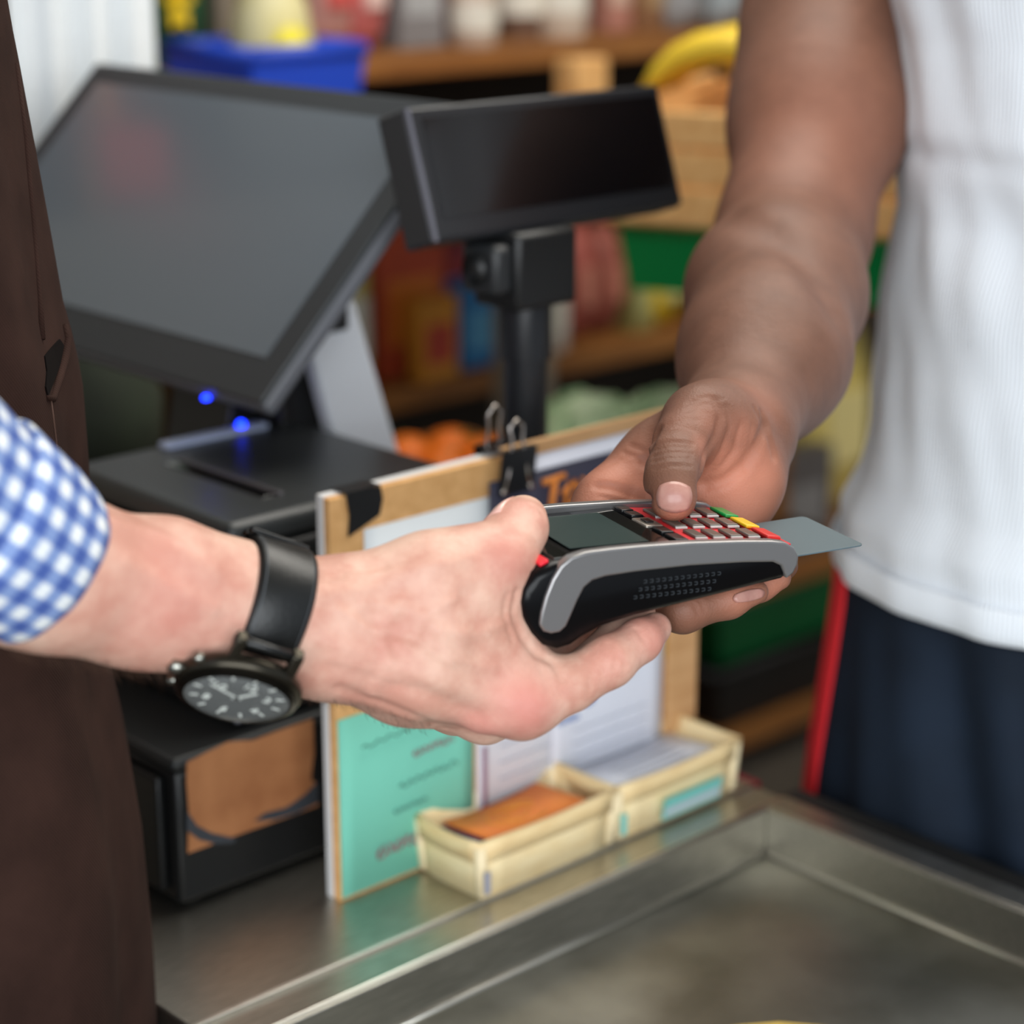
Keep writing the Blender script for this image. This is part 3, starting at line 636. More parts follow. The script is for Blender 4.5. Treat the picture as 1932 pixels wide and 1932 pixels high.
S([(925, 1010), (950, 1004), (975, 1012)], .0014, .0008); S([(935, 1020), (960, 1016)], .0014, .0008); S([(1170, 1240), (1182, 1258)], .0012, .0009); S([(1108, 1240), (1118, 1270), (1112, 1300)], .0016, .0008)
S([(640, 1300), (740, 1335), (840, 1378)], .0030, 0.0017)
S([(760, 1290), (850, 1330), (905, 1350)], .0035, 0.0015)                                    # hollow between the knuckles
S([(215, 985), (300, 1015), (400, 1070)], .006, -0.0020)
S([(240, 1060), (320, 1110), (400, 1150)], .004, -0.0015)
SK1 = skin('cashier_skin', (230, 190, 168), (206, 152, 132), (216, 136, 124), .54)
cash = empty('person', (-.40, 1.10, 0), 0, 'person in brown apron and blue checked shirt holding out the card terminal', 'person')
# torso, legs and upper arm: hidden under clothes or outside the frame, coarser
ct = Body(); cx, cy = -.43, 1.03
ct.add(Cap((cx, cy, 1.02), (cx - .01, cy, 1.30), .135, .145), .05); ct.add(Cap((cx - .0, cy - .07, 1.30), (cx, cy + .07, 1.30), .115, .115), .05)
ct.add(Cap((cx, cy - .16, 1.44), (cx, cy + .16, 1.44), .07, .07), .06); ct.add(Cap((cx, cy, 1.44), (cx + .02, cy, 1.60), .06, .055), .04)
for sg in (-1, 1):
    ct.add(Cap((cx, cy + sg * .09, .98), (cx - .01, cy + sg * .10, .52), .085, .058), .03); ct.add(Cap((cx - .01, cy + sg * .10, .52), (cx - .03, cy + sg * .11, .09), .056, .04), .02); ct.add(Cap((cx - .05, cy + sg * .11, .045), (cx + .13, cy + sg * .13, .04), .042, .036), .02)
elb = Pt(-330, 830, .80)
ct.add(Cap((cx, cy - .19, 1.44), elb, .055, .046), .03)
ct.add(Cap((cx, cy + .19, 1.44), (cx + .02, cy + .27, 1.16), .055, .045), .03); ct.add(Cap((cx + .02, cy + .27, 1.16), (cx + .1, cy + .26, .93), .042, .03), .02)
ch.settle(); v1, f1 = ch.mesh(.00115); v2, f2 = ct.mesh(.008)
pk = np.zeros(len(v1))
for (x, y, r, a) in ((985, 1330, .020, .85), (955, 1050, .018, .5), (915, 1370, .018, .7), (1225, 1195, .022, .45), (700, 1240, .03, .35), (1150, 1250, .014, .35), (985, 965, .016, .3), (330, 1140, .035, .5), (780, 1150, .03, .25)):
    h = ch.hit(x, y)
    if h is not None: pk = np.maximum(pk, a * np.exp(-((v1 - h) ** 2).sum(1) / r ** 2))
root = np.array([-.40, 1.10, 0])
mesh_np('body', np.concatenate([v1, v2]) - root, np.concatenate([f1, f2 + len(v1)]), SK1, cash, {'pink': np.concatenate([pk, np.zeros(len(v2))])})
# thumb nail seen edge-on
NAIL1 = mat('cashier_nail', (238, 190, 176), .25, coat=.3)
# patch of nail on the far-upper flank of the thumb tip
ip, tp_ = Pt(950, 1042, .962), Pt(988, 978, .984); ax = (tp_ - ip) / np.linalg.norm(tp_ - ip)
nd = np.array([-.72, .25, .55]); nd -= ax * (nd @ ax); nd /= np.linalg.norm(nd); sd = np.cross(ax, nd)
v, f = [], []; cs, ds = [], []
for j in range(5):
    for i in range(7): a = (i - 3) / 3 * .75; cs.append(ip + ax * (.010 + .0042 * j)); ds.append(nd * math.cos(a) + sd * math.sin(a))
cs, ds = np.array(cs), np.array(ds); tt = ch.out(cs, ds, .004); v = list(cs + ds * (tt + .0003)[:, None] - root)
for j in range(4):
    for i in range(6): f.append((j * 7 + i, j * 7 + i + 1, (j + 1) * 7 + i + 1, (j + 1) * 7 + i))
mk('nail', v, f, NAIL1, cash, smooth=True, solid=.0006)
# ---- lofted clothes
def loft(name, rings, m, parent, root, n=96, a0=0, a1=2 * math.pi, solid=.002, wr=None, closed=True):
    """rings: (z, cx, cy, rx, ry, rot) -> tube of cloth; wr(angle, z) displaces the cloth outward"""
    v, f, uv = [], [], []; m_ = n if closed else n + 1
    for (z, x, y, rx, ry, rt) in rings:
        for i in range(m_):
            a = a0 + (a1 - a0) * i / n; r = 1 + 0 * a
            dx, dy = rx * math.cos(a), ry * math.sin(a); d = wr(a, z) if wr else 0; l = math.hypot(dx, dy)
            dx *= 1 + d / l; dy *= 1 + d / l
            v.append((x + dx * math.cos(rt) - dy * math.sin(rt) - root[0], y + dx * math.sin(rt) + dy * math.cos(rt) - root[1], z - root[2])); uv.append((i / n, z))
    for j in range(len(rings) - 1):
        for i in range(n): f.append((j * m_ + i, j * m_ + (i + 1) % m_, (j + 1) * m_ + (i + 1) % m_, (j + 1) * m_ + i))
    o = mk(name, v, f, m, parent, smooth=True, solid=solid)
    ul = o.data.uv_layers.new(name='UVMap')
    for lp in o.data.loops: ul.data[lp.index].uv = uv[lp.vertex_index]
    return o
def fit(z0, z1, nz, rx, ry, rt, x0, y0, side, target):
    """stack of rings whose outline keeps the wearer's outline: side -1 left edge, +1 right edge"""
    out = []
    for k in range(nz):
        z = z0 + (z1 - z0) * k / (nz - 1); x, y = x0(z), y0(z); a_, b_ = rx(z), ry(z)
        for _ in range(4):
            best = None
            for i in range(72):
                a = 2 * math.pi * i / 72; dx, dy = a_ * math.cos(a), b_ * math.sin(a)
                p = (x + dx * math.cos(rt) - dy * math.sin(rt), y + dx * math.sin(rt) + dy * math.cos(rt), z); q = proj(p)
                if best is None or side * q[0] > side * best[0]: best = q
            x += (target(best[1]) - best[0]) * best[2] / F
        out.append((z, x, y, a_, b_, rt))
    return out
def itp(pts): ys = [p[1] for p in pts]; xs = [p[0] for p in pts]; return lambda y: float(np.interp(y, ys, xs))
def cloth(name, rgb, rgb2, wave, rough=.85, rib=None, bump=.25, noise_s=25):
    m = mat(name, rgb, rough, rgb2=rgb2, vscale=noise_s); nt = m.node_tree; L = nt.links.new; b = nt.nodes['Principled BSDF']
    tc = nt.nodes.new('ShaderNodeTexCoord'); wv = nt.nodes.new('ShaderNodeTexWave'); wv.inputs['Scale'].default_value = wave[0]; wv.inputs['Distortion'].default_value = .4; wv.bands_direction = wave[1]
    b.inputs['Specular IOR Level'].default_value = .12
    L(tc.outputs[wave[2]], wv.inputs['Vector']); bp = nt.nodes.new('ShaderNodeBump'); bp.inputs['Strength'].default_value = bump; bp.inputs['Distance'].default_value = .0008
    L(wv.outputs['Fac'], bp.inputs['Height']); L(bp.outputs[0], b.inputs['Normal']); return m
APR = cloth('brown_apron_twill', (58, 39, 33), (47, 31, 26), (260, 'DIAGONAL', 'Object'), .9, bump=.2)
xr = itp([(-60, -400), (0, 30), (15, 100), (50, 280), (76, 420), (104, 580), (122, 640), (138, 720), (150, 880), (160, 1100), (180, 1250), (215, 1400), (250, 1600), (268, 1800), (276, 1960), (290, 2400)])
rings = fit(.45, 1.50, 70, lambda z: .150 + .03 * max(0, 1.15 - z), lambda z: .175 + .02 * max(0, 1.1 - z), 0, lambda z: -.4, lambda z: 1.03, 1, xr)
def wrA(a, z):
    return .0035 * math.sin(7 * a + 2.2 * math.sin(4 * z)) * (1.2 - min(1, abs(z - 1.1))) + .006 * noise.noise(Vector((math.cos(a) * 2.2, math.sin(a) * 2.2, z * 2.2))) + .0016 * noise.noise(Vector((math.cos(a) * 7, math.sin(a) * 7, z * 6)))
wr0 = wrA(0, 1.1)
loft('apron', rings, APR, cash, root, 120, math.radians(-125), math.radians(125), .0022, wrA, False)
loft('trousers', [(z, x, y, rx - .012, ry - .012, rt) for z, x, y, rx, ry, rt in rings if z < 1.02], mat('dark_trousers', (30, 30, 34), .9), cash, root, 60, solid=.002)
GING = bpy.data.materials.new('blue_gingham'); GING.use_nodes = True
nt = GING.node_tree; L = nt.links.new; b = nt.nodes['Principled BSDF']; b.inputs['Roughness'].default_value = .85
uvn = nt.nodes.new('ShaderNodeUVMap'); sp = nt.nodes.new('ShaderNodeSeparateXYZ'); L(uvn.outputs[0], sp.inputs[0])
def stripe(sock, scale):
    a = nt.nodes.new('ShaderNodeMath'); a.operation = 'MULTIPLY'; a.inputs[1].default_value = scale * 2 * math.pi; L(sock, a.inputs[0])
    s_ = nt.nodes.new('ShaderNodeMath'); s_.operation = 'SINE'; L(a.outputs[0], s_.inputs[0])
    m_ = nt.nodes.new('ShaderNodeMapRange'); m_.inputs[1].default_value = -.35; m_.inputs[2].default_value = .35; L(s_.outputs[0], m_.inputs[0]); return m_.outputs[0]
sx_, sy_ = stripe(sp.outputs[0], 1), stripe(sp.outputs[1], 1)
ad = nt.nodes.new('ShaderNodeMath'); ad.operation = 'ADD'; L(sx_, ad.inputs[0]); L(sy_, ad.inputs[1]); hf = nt.nodes.new('ShaderNodeMath'); hf.operation = 'MULTIPLY'; hf.inputs[1].default_value = .5; L(ad.outputs[0], hf.inputs[0])
rp_ = nt.nodes.new('ShaderNodeValToRGB'); e = rp_.color_ramp.elements; e[0].color = (*lin((70, 96, 168)), 1); e[1].color = (*lin((240, 244, 246)), 1); e.new(.5).color = (*lin((132, 156, 206)), 1)
L(hf.outputs[0], rp_.inputs[0]); L(rp_.outputs[0], b.inputs['Base Color'])
sh = loft('shirt', [(z, x, y, rx - .006, ry - .006, rt) for z, x, y, rx, ry, rt in rings if z > .98], GING, cash, root, 90, solid=.002)
for d_ in sh.data.uv_layers[0].data: d_.uv = (d_.uv[0] * 92, d_.uv[1] * 84)
# rolled sleeve: rings along the forearm up to the elbow, with a folded cuff
def sleeve(name, nodes, m, parent, root, n=64, per=.0122, solid=.0016, skew=None):
    v, f, uv = [], [], []; s_len = 0; prev = None; up0 = np.array([0, 0, 1.])
    for k, (c, r, ax_, sk) in enumerate(nodes):
        ax_ = ax_ / np.linalg.norm(ax_); e1 = np.cross(up0, ax_); e1 /= np.linalg.norm(e1); e2 = np.cross(ax_, e1)
        if prev is not None: s_len += np.linalg.norm(c - prev)
        prev = c
        for i in range(n + 1):
            a = 2 * math.pi * i / n; wrk = 1 + .035 * noise.noise(Vector((math.cos(a) * 1.6, math.sin(a) * 1.6, k * .6)))
            v.append(c + (e1 * math.cos(a) + e2 * math.sin(a)) * r * wrk + ax_ * sk(a) - root); uv.append((i / n * round(2 * math.pi * .037 / per), s_len / per))
    for j in range(len(nodes) - 1):
        for i in range(n): f.append((j * (n + 1) + i, j * (n + 1) + i + 1, (j + 1) * (n + 1) + i + 1, (j + 1) * (n + 1) + i))
    o = mk(name, v, f, m, parent, smooth=True, solid=solid); ul = o.data.uv_layers.new(name='UVMap')
    for lp in o.data.loops: ul.data[lp.index].uv = uv[lp.vertex_index]
    return o
fa, fb = Pt(-330, 800, .80), Pt(92, 1070, .872); axf = fb - fa
sk0 = lambda a: 0
shd = np.array([cx, cy - .19, 1.44])
nodes = []
for t in np.linspace(0, 1, 10):
    nodes.append((shd + (fa - shd) * t, .075 - .008 * t, (fa - shd) * (1 - t) + axf * t * 1.0, sk0))
for t in np.linspace(.12, .88, 12): nodes.append((fa + axf * t, (.0505 - .0145 * t), axf, sk0))
sleeve('sleeve', nodes, GING, cash, root)
cuff = [(fa + axf * t, .0405 - .0070 * (t - .6) / .4 + o_, axf, sk0) for t, o_ in ((.60, .0015), (.61, .0035), (.72, .004), (.84, .0035), (.95, .0025), (.995, .0018), (1.0, .0002), (.98, -.0012), (.9, -.0015))]
sleeve('rolled_cuff', cuff, GING, cash, root)
# apron pocket: dark patch painting the shade inside its slit, with a welt edge and a seam running down from it
from mathutils.bvhtree import BVHTree
bpy.context.view_layer.update()
AB = BVHTree.FromObject(next(o for o in cash.children if o.name.startswith('apron')), bpy.context.evaluated_depsgraph_get())
def on_apron(x, y, lift=.001):
    while True:
        r = Vector(tuple(ray(x, y))).normalized(); h = AB.ray_cast(Vector(tuple(CC)) - Vector(tuple(root)), r)
        if h[0] is not None: return np.array(h[0]) - np.array(r) * lift
        x -= 4
slit = [(112, 640), (120, 652), (112, 690), (98, 728), (90, 748), (86, 730), (88, 700), (84, 672), (98, 655)]
mk('pocket_slit_shade', [on_apron(x, y, .0018) for x, y in slit], [tuple(range(len(slit)))], mat('pocket_shade', (16, 11, 10), .95, spec=.1), cash, solid=.0008)
tube('pocket_edge', [on_apron(x, y, .0022) for x, y in [(122, 612), (128, 640), (124, 670), (112, 712), (100, 752), (90, 750)]], [.0016, .0024, .0026, .0024, .0020, .0012], APR, cash, n=10)
tube('pocket_seam', [on_apron(x, y, .0012) for x, y in [(96, 752), (102, 800), (108, 850), (112, 900)]], .0006, mat('seam_thread', (84, 60, 50), .9), cash, n=6)
tube('apron_fold', [on_apron(x, y, .0004) for x, y in [(30, 120), (48, 260), (62, 420), (74, 560), (80, 640)]], .0016, APR, cash, n=8)
#PART5
# ------------------------------------------------------------------ wristwatch on the cashier's wrist
wc = Pt(488, 1156, .924); wax = Pt(610, 1208, .936) - Pt(340, 1120, .906); wax /= np.linalg.norm(wax)
wn = -.20 * CR - .80 * CU - .57 * CD; wn = wn - wax * (wn @ wax); wn /= np.linalg.norm(wn); wy = np.cross(wn, wax)
def wrist_r(c0, dirn): return float(ch.out(c0, dirn, .03)[0])
rn = wrist_r(wc, wn)
wt = empty('wristwatch', wc + wn * rn, 0, 'black leather strapped wristwatch with pale dial on the cashier\'s wrist', 'watch')
Mw = Matrix((tuple(wax), tuple(wy), tuple(wn))).transposed(); wt.rotation_euler = Mw.to_euler(); wt.scale = (1, 1, 1)
Mi = np.array(Mw.inverted())
wt.location = tuple(wc + wn * rn)
wl = lambda p: tuple(Mi @ (np.asarray(p) - (wc + wn * rn)))
LEA = mat('strap_leather', (13, 14, 14), .36, bump=.1, bscale=600, spec=.5); CASE = mat('watch_case', (62, 58, 50), .28, .9); CASE2 = mat('watch_bezel', (40, 38, 34), .25, .9)
# strap: closes round the wrist outside the case, with a rounded section
secs = [(-.0135, .0006), (-.0128, .0024), (-.0105, .0034), (0, .0038), (.0105, .0034), (.0128, .0024), (.0135, .0006)]
v, f = [], []; na = 72; a_s, a_e = math.radians(28), math.radians(332); K2 = len(secs) * 2
aa = np.array([a_s + (a_e - a_s) * i / na for i in range(na + 1)]); DR = np.cos(aa)[:, None] * wn + np.sin(aa)[:, None] * wy
r0_ = ch.out(wc, DR, .03); RS = {t: np.maximum(ch.out(wc + wax * t, DR, .03), r0_ - .0025) for t in sorted({q for q, _ in secs} | {-.0108, .0108})}
for i in range(na + 1):
    row = [wc + wax * t + DR[i] * (RS[t][i] + o_) for t, o_ in secs]; inn = [wc + wax * t + DR[i] * (r0_[i] - .004) for t, o_ in secs[::-1]]
    v += [wl(p) for p in row + inn]
for i in range(na):
    for k in range(K2): f.append((i * K2 + k, i * K2 + (k + 1) % K2, (i + 1) * K2 + (k + 1) % K2, (i + 1) * K2 + k))
f.append(tuple(range(K2))); f.append(tuple(na * K2 + k for k in range(K2)))
st = mk('strap', v, f, LEA, wt, smooth=True)
for sg in (-1, 1):
    pts = [wl(wc + wax * sg * .0108 + DR[i] * (RS[sg * .0108][i] + .0029)) for i in range(3, na - 2)]
    tube('stitching', pts, .0005, mat('stitch_grey', (70, 74, 78), .7), st, n=5)
# keeper loop and buckle at the far side of the wrist
ka = math.radians(205)
for a, o_, nm, m_ in ((math.radians(160), .0045, 'keeper_loop', LEA), (math.radians(172), .0045, 'keeper_loop', LEA), (math.radians(192), .005, 'buckle', CASE)):
    for s2 in (1,):
        dirn = wn * math.cos(a) + wy * math.sin(a); tan = -wn * math.sin(a) + wy * math.cos(a); c0 = wc + dirn * (wrist_r(wc, dirn) + o_)
        vv = []
        for t in (-.0142, .0142):
            for s3 in (-.0028, .0028):
                for r_ in (-.001, .0012): vv.append(wl(c0 + wax * t + tan * s3 + dirn * r_))
        mk(nm, vv, [(0, 1, 3, 2), (4, 6, 7, 5), (0, 4, 5, 1), (2, 3, 7, 6), (0, 2, 6, 4), (1, 5, 7, 3)], m_, wt, bevel=.0006)
lathe('case', [(.019, .0008), (.0235, .0025), (.0248, .005), (.0245, .0085), (.0232, .0098)], CASE, wt, 56)
lathe('bezel', [(.0230, .0098), (.0234, .0106), (.0216, .0120), (.0205, .0121), (.0200, .0108)], CASE2, wt, 56)
lathe('dial', [(.0203, .0100), (.0203, .0106)], mat('dial_reflection', (244, 245, 214), .35, rgb2=(206, 208, 160), vscale=70), wt, 48)  # pale olive colour stands in for bright surroundings reflected in the glass
WHT = mat('lume_white', (236, 240, 232), .4)
for k in range(12):
    a = math.radians(30 * k)
    mb = box('hour_marker', .0148, .0180, -.0006, .0006, .0106, .0110, WHT, wt); mb.rotation_euler = (0, 0, a)
for s_, a in (('12', 90), ('2', 30), ('4', -30), ('6', -90), ('8', 210), ('10', 150)):
    text('numeral', s_, .0062, WHT, wt, (.0118 * math.cos(math.radians(a)), .0118 * math.sin(math.radians(a)), .0108), (0, 0, math.radians(0)))
for ln, a, w_ in ((.0095, 62, .0007), (.0140, 160, .0005)):
    h_ = box('watch_hand', -.002, ln, -w_, w_, .0111, .0114, WHT, wt); h_.rotation_euler = (0, 0, math.radians(a))
lathe('hand_hub', [(.0012, .0105), (.0012, .0118)], CASE, wt, 16)
lathe('crystal', [(.0204, .0116), (.0200, .0122), (.014, .0130), (.006, .0133), (.001, .0134)], mat('watch_glass', (235, 240, 238), .03, alpha=.10), wt, 48)
for a, r_, l0, l1, nm in ((180, .0032, .0225, .0285, 'crown'), (150, .0021, .0225, .0275, 'pusher'), (210, .0021, .0225, .0275, 'pusher')):
    ca, sa = math.cos(math.radians(a)), math.sin(math.radians(a))
    tube(nm, [(l0 * ca, l0 * sa, .0055), (l1 * ca, l1 * sa, .0055)], r_, mat('crown_steel', (150, 150, 142), .25, 1), wt, n=14)
for sy in (-1, 1):
    for sx in (-1, 1):
        mk('lug', [(sx * .0095, sy * .018, .003), (sx * .0140, sy * .018, .003), (sx * .0140, sy * .0275, -.0045), (sx * .0095, sy * .0275, -.0045), (sx * .0095, sy * .018, .0085), (sx * .0140, sy * .018, .0085), (sx * .0140, sy * .0285, .0005), (sx * .0095, sy * .0285, .0005)], CUBEF, CASE, wt, bevel=.0008)
    tube('spring_bar', [(-.0140, sy * .0255, -.001), (.0140, sy * .0255, -.001)], .0022, LEA, wt, n=10)
for o in wt.children:
    if not o.name.startswith(('strap', 'keeper', 'buckle', 'stitch')):
        o.scale = (1.13, 1.08, 1.05); o.location = Vector(o.location) * 1.12 + Vector((-.0045, 0, 0))
# fine dark hair along the underside of the forearm and wrist
hv, hf = [], []
rg = random.Random(3); C0, DI = [], []
for k in range(900):
    s_ = rg.random(); c0 = Pt(20 + 420 * s_, 1080 + 110 * s_, .868 + .058 * s_)
    if k % 4 == 0: s_ = rg.random(); c0 = Pt(560 + 250 * s_, 1210 + 60 * s_, .934 + .016 * s_)
    ang = rg.uniform(-.9, .55); C0.append(c0); DI.append(-CU * math.cos(ang) - CD * math.sin(ang))
C0, DI = np.array(C0), np.array(DI); HP = C0 + DI * ch.out(C0, DI, .03)[:, None]; HN = ch.normals(HP)
for p0, nr in zip(HP, HN):
    g_ = wax * rg.uniform(.2, 1) + CU * rg.uniform(-.8, .2) - CD * rg.uniform(-.5, .5); ln = rg.uniform(.003, .008) * (.5 if proj(p0)[0] > 500 else 1)
    p1_ = p0 + nr * ln * .35 + g_ * ln * .4; p2_ = p0 + nr * ln * .45 + g_ * ln; sd_ = np.cross(nr, g_); sd_ /= np.linalg.norm(sd_) + 1e-9; wd = .00007
    i0 = len(hv)
    for q in (p0 - nr * .0004, p1_):
        for e_ in (sd_, -.5 * sd_ + .87 * nr, -.5 * sd_ - .87 * nr): hv.append(q + e_ * wd - root)
    hv.append(p2_ - root)
    for a, b_ in ((0, 1), (1, 2), (2, 0)): hf.append((i0 + a, i0 + b_, i0 + 3 + b_, i0 + 3 + a)); hf.append((i0 + 3 + a, i0 + 3 + b_, i0 + 6))
tag(mk('arm_hair', hv, hf, mat('arm_hair', (74, 50, 36), .6), cash), kind='stuff')

# ------------------------------------------------------------------ customer: right arm and hand
cu = Body()
limb(cu, [(1615, -420, 1.60, 150), (1556, 40, 1.495, 130), (1545, 220, 1.455, 142), (1500, 440, 1.395, 122)], .05)
limb(cu, [(1495, 440, 1.395, 108), (1464, 555, 1.31, 138), (1442, 670, 1.225, 128), (1388, 790, 1.148, 96)], .05)
limb(cu, [(1435, 700, 1.20, 110), (1410, 790, 1.15, 72), (1400, 840, 1.125, 70)], .02)
# hand
limb(cu, [(1370, 800, 1.14, 86), (1310, 850, 1.118, 76), (1250, 880, 1.11, 74), (1180, 930, 1.10, 70)], .018)     # back of hand to the index knuckle
limb(cu, [(1385, 815, 1.13, 84), (1350, 900, 1.112, 84), (1300, 960, 1.105, 70)], .018)
limb(cu, [(1400, 840, 1.125, 74), (1398, 910, 1.105, 62), (1370, 985, 1.10, 60)], .018)                             # heel of the hand
limb(cu, [(1385, 805, 1.12, 72), (1345, 800, 1.092, 72), (1318, 795, 1.076, 60)], .016)                             # thenar
limb(cu, [(1370, 850, 1.095, 62), (1350, 880, 1.09, 52)], .018)
cu.finger([P4(1322, 800, 1.076, 0)[0], P4(1290, 830, 1.058, 0)[0], P4(1273, 870, 1.042, 0)[0], P4(1268, 908, 1.030, 0)[0], P4(1270, 940, 1.023, 0)[0]],
          [R_(60, 1.076), R_(52, 1.058), R_(51, 1.042), R_(49, 1.030), R_(44, 1.023)], .006, .012)
TF = lambda L_: [T(*q) for q in L_]
cu.finger(TF([(-55, 112, 8), (-84, 92, -14), (-96, 62, -23), (-90, 44, -22)]), [.016, .012, .0105, .009], .005, .012)
cu.finger([T(-44, 110, 2), T(-68, 74, -28), P4(1288, 1150, 1.02, 0)[0], P4(1375, 1131, 1.026, 0)[0], P4(1428, 1117, 1.032, 0)[0]], [.016, .0125, .0110, .0088, .0058], .005, .012)
cu.finger([T(-20, 106, -2), T(-36, 72, -28), T(-26, 42, -23), T(-8, 34, -19), T(2, 31, -16.5)], [.016, .0118, .0105, .0085, .006], .005, .012)
cu.finger(TF([(6, 100, -2), (-4, 74, -24), (4, 52, -19), (12, 42, -15)]), [.015, .0105, .009, .007], .005, .012)
S = cu.stroke
for k, (y, sg) in enumerate(((838, 1), (846, 1), (856, 1), (866, 1), (880, 1))):
    S([(1228 + k * 2, y + 4), (1262, y - 6 + k), (1308 - k, y - 2)], .0011, .0017 if k != 4 else .0012)
S([(1220, 890), (1222, 850), (1235, 815)], .004, -0.0006)
S([(1322, 905), (1330, 860), (1352, 820), (1362, 780), (1350, 755)], .0022, 0.0028)           # creases of the thumb base
S([(1335, 900), (1362, 850), (1378, 805), (1372, 765)], .0016, 0.0020)
S([(1352, 895), (1385, 850), (1398, 800)], .0014, 0.0016)
S([(1322, 918), (1368, 908), (1405, 880), (1432, 838), (1448, 800)], .0030, 0.0053)            # fold between thumb ball and heel
S([(1225, 940), (1190, 930), (1150, 918), (1128, 916)], .0022, 0.0041)                         # palm line left of the thumb
S([(1215, 870), (1225, 840), (1238, 815)], .0030, 0.0045)
S([(1190, 840), (1215, 850)], .0015, 0.0016); S([(1176, 852), (1210, 866)], .0012, 0.0012)
S([(1300, 760), (1330, 748), (1365, 752)], .0015, .0010); S([(1296, 775), (1330, 760), (1370, 768)], .0013, .0008); S([(1260, 800), (1290, 790), (1320, 792)], .0012, .0006); S([(1245, 815), (1280, 806), (1312, 812)], .0011, .0006)
S([(1388, 890), (1412, 850), (1420, 805)], .0013, .0010); S([(1130, 935), (1165, 945), (1210, 950)], .0013, .0008); S([(1150, 875), (1180, 862)], .0011, .0007)
S([(1440, 780), (1452, 820), (1462, 860)], .0025, 0.0024)                                      # wrist fold
S([(1425, 770), (1440, 800)], .0015, 0.0015)
S([(1375, 402), (1440, 428), (1500, 475), (1545, 525), (1575, 580)], .013, 0.0050)                          # elbow fold
S([(1310, 1140), (1318, 1158)], .0012, 0.0009); S([(1322, 1136), (1330, 1154)], .0012, 0.0009)
SK2 = skin('customer_skin', (122, 83, 65), (106, 71, 55), (204, 132, 106), .55, .30, .70)
croot = np.array([.42, 1.42, 0])
cust = empty('person', croot, 0, 'person in white ribbed vest and navy shorts pressing the terminal with their thumb', 'person')
cb = Body(); gx, gy = .44, 1.46
shc = Pt(1615, -420, 1.60)
cb.add(Cap((gx, gy, 1.02), (gx, gy, 1.30), .145, .15), .05); cb.add(Cap(shc + np.array([.06, -.03, -.02]), (gx + .16, gy - .17, 1.56), .07, .07), .06); cb.add(Cap((gx, gy, 1.50), (gx, gy - .01, 1.70), .065, .058), .04)
for sg in (-1, 1):
    ox, oy = -.07 * sg, .07 * sg
    cb.add(Cap((gx + ox, gy + oy, .98), (gx + ox * 1.2, gy + oy * 1.2, .54), .092, .062), .03); cb.add(Cap((gx + ox * 1.2, gy + oy * 1.2, .54), (gx + ox * 1.2 + .02, gy + oy * 1.2, .09), .06, .042), .02)
    cb.add(Cap((gx + ox * 1.2 + .04, gy + oy * 1.2 + .02, .045), (gx + ox * 1.2 - .10, gy + oy * 1.2 - .09, .04), .044, .038), .02)
cb.add(Cap((gx + .16, gy - .17, 1.54), (gx + .25, gy - .22, 1.26), .055, .047), .03); cb.add(Cap((gx + .25, gy - .22, 1.26), (gx + .22, gy - .28, 1.03), .045, .032), .02)
cu.settle(); v1, f1 = cu.mesh(.00125); v2, f2 = cb.mesh(.009)
pk = np.zeros(len(v1))
for (x, y, r, a) in ((1170, 905, .024, .9), (1210, 930, .02, .9), (1390, 920, .028, 1.), (1430, 900, .02, .9), (1370, 870, .016, .75), (1400, 830, .014, .55), (1345, 935, .02, .9), (1330, 850, .010, .45), (1405, 1120, .016, .6), (1270, 968, .010, .6), (1140, 940, .016, .8), (1320, 1150, .012, .2), (1460, 1105, .012, .7), (1345, 800, .016, .25), (1560, 250, .07, .22), (1440, 760, .02, .25), (1300, 790, .02, .15)):
    h = cu.hit(x, y)
    if h is not None: pk = np.maximum(pk, a * np.exp(-((v1 - h) ** 2).sum(1) / r ** 2))
mesh_np('body', np.concatenate([v1, v2]) - croot, np.concatenate([f1, f2 + len(v1)]), SK2, cust, {'pink': np.concatenate([pk, np.zeros(len(v2))])})
NAIL2 = mat('customer_nail', (190, 142, 128), .38, rgb2=(178, 124, 112), vscale=200, coat=.15); NTIP = mat('nail_white', (228, 200, 186), .3, coat=.3)
def nailpatch(body, cx_, cy_, w_, h_, ang, m, parent, root, name='nail', n=9, off=.0004, sq=3.0, label=None):
    f = []; ca, sa = math.cos(ang), math.sin(ang); pix = []
    for j in range(n):
        for i in range(n):
            a = (2 * i / (n - 1) - 1); b_ = (2 * j / (n - 1) - 1); sx_ = a * (1 - .16 * b_ * b_) * w_; sy_ = b_ * (1 - .30 * a * a) * h_
            pix.append((cx_ + sx_ * ca - sy_ * sa, cy_ + sx_ * sa + sy_ * ca))
    h, _ = body.hits(pix); v = h + body.normals(h) * off - root
    for j in range(n - 1):
        for i in range(n - 1): f.append((j * n + i, j * n + i + 1, (j + 1) * n + i + 1, (j + 1) * n + i))
    o = mk(name, v, f, m, parent, smooth=True, solid=.0009)
    if label: o['label'] = label
    return o
nailpatch(cu, 1272, 938, 33, 29, .06, NAIL2, cust, croot, label='pale pink thumb nail', off=.0001)
nailpatch(cu, 1412, 1124, 30, 10, -.22, NAIL2, cust, croot)
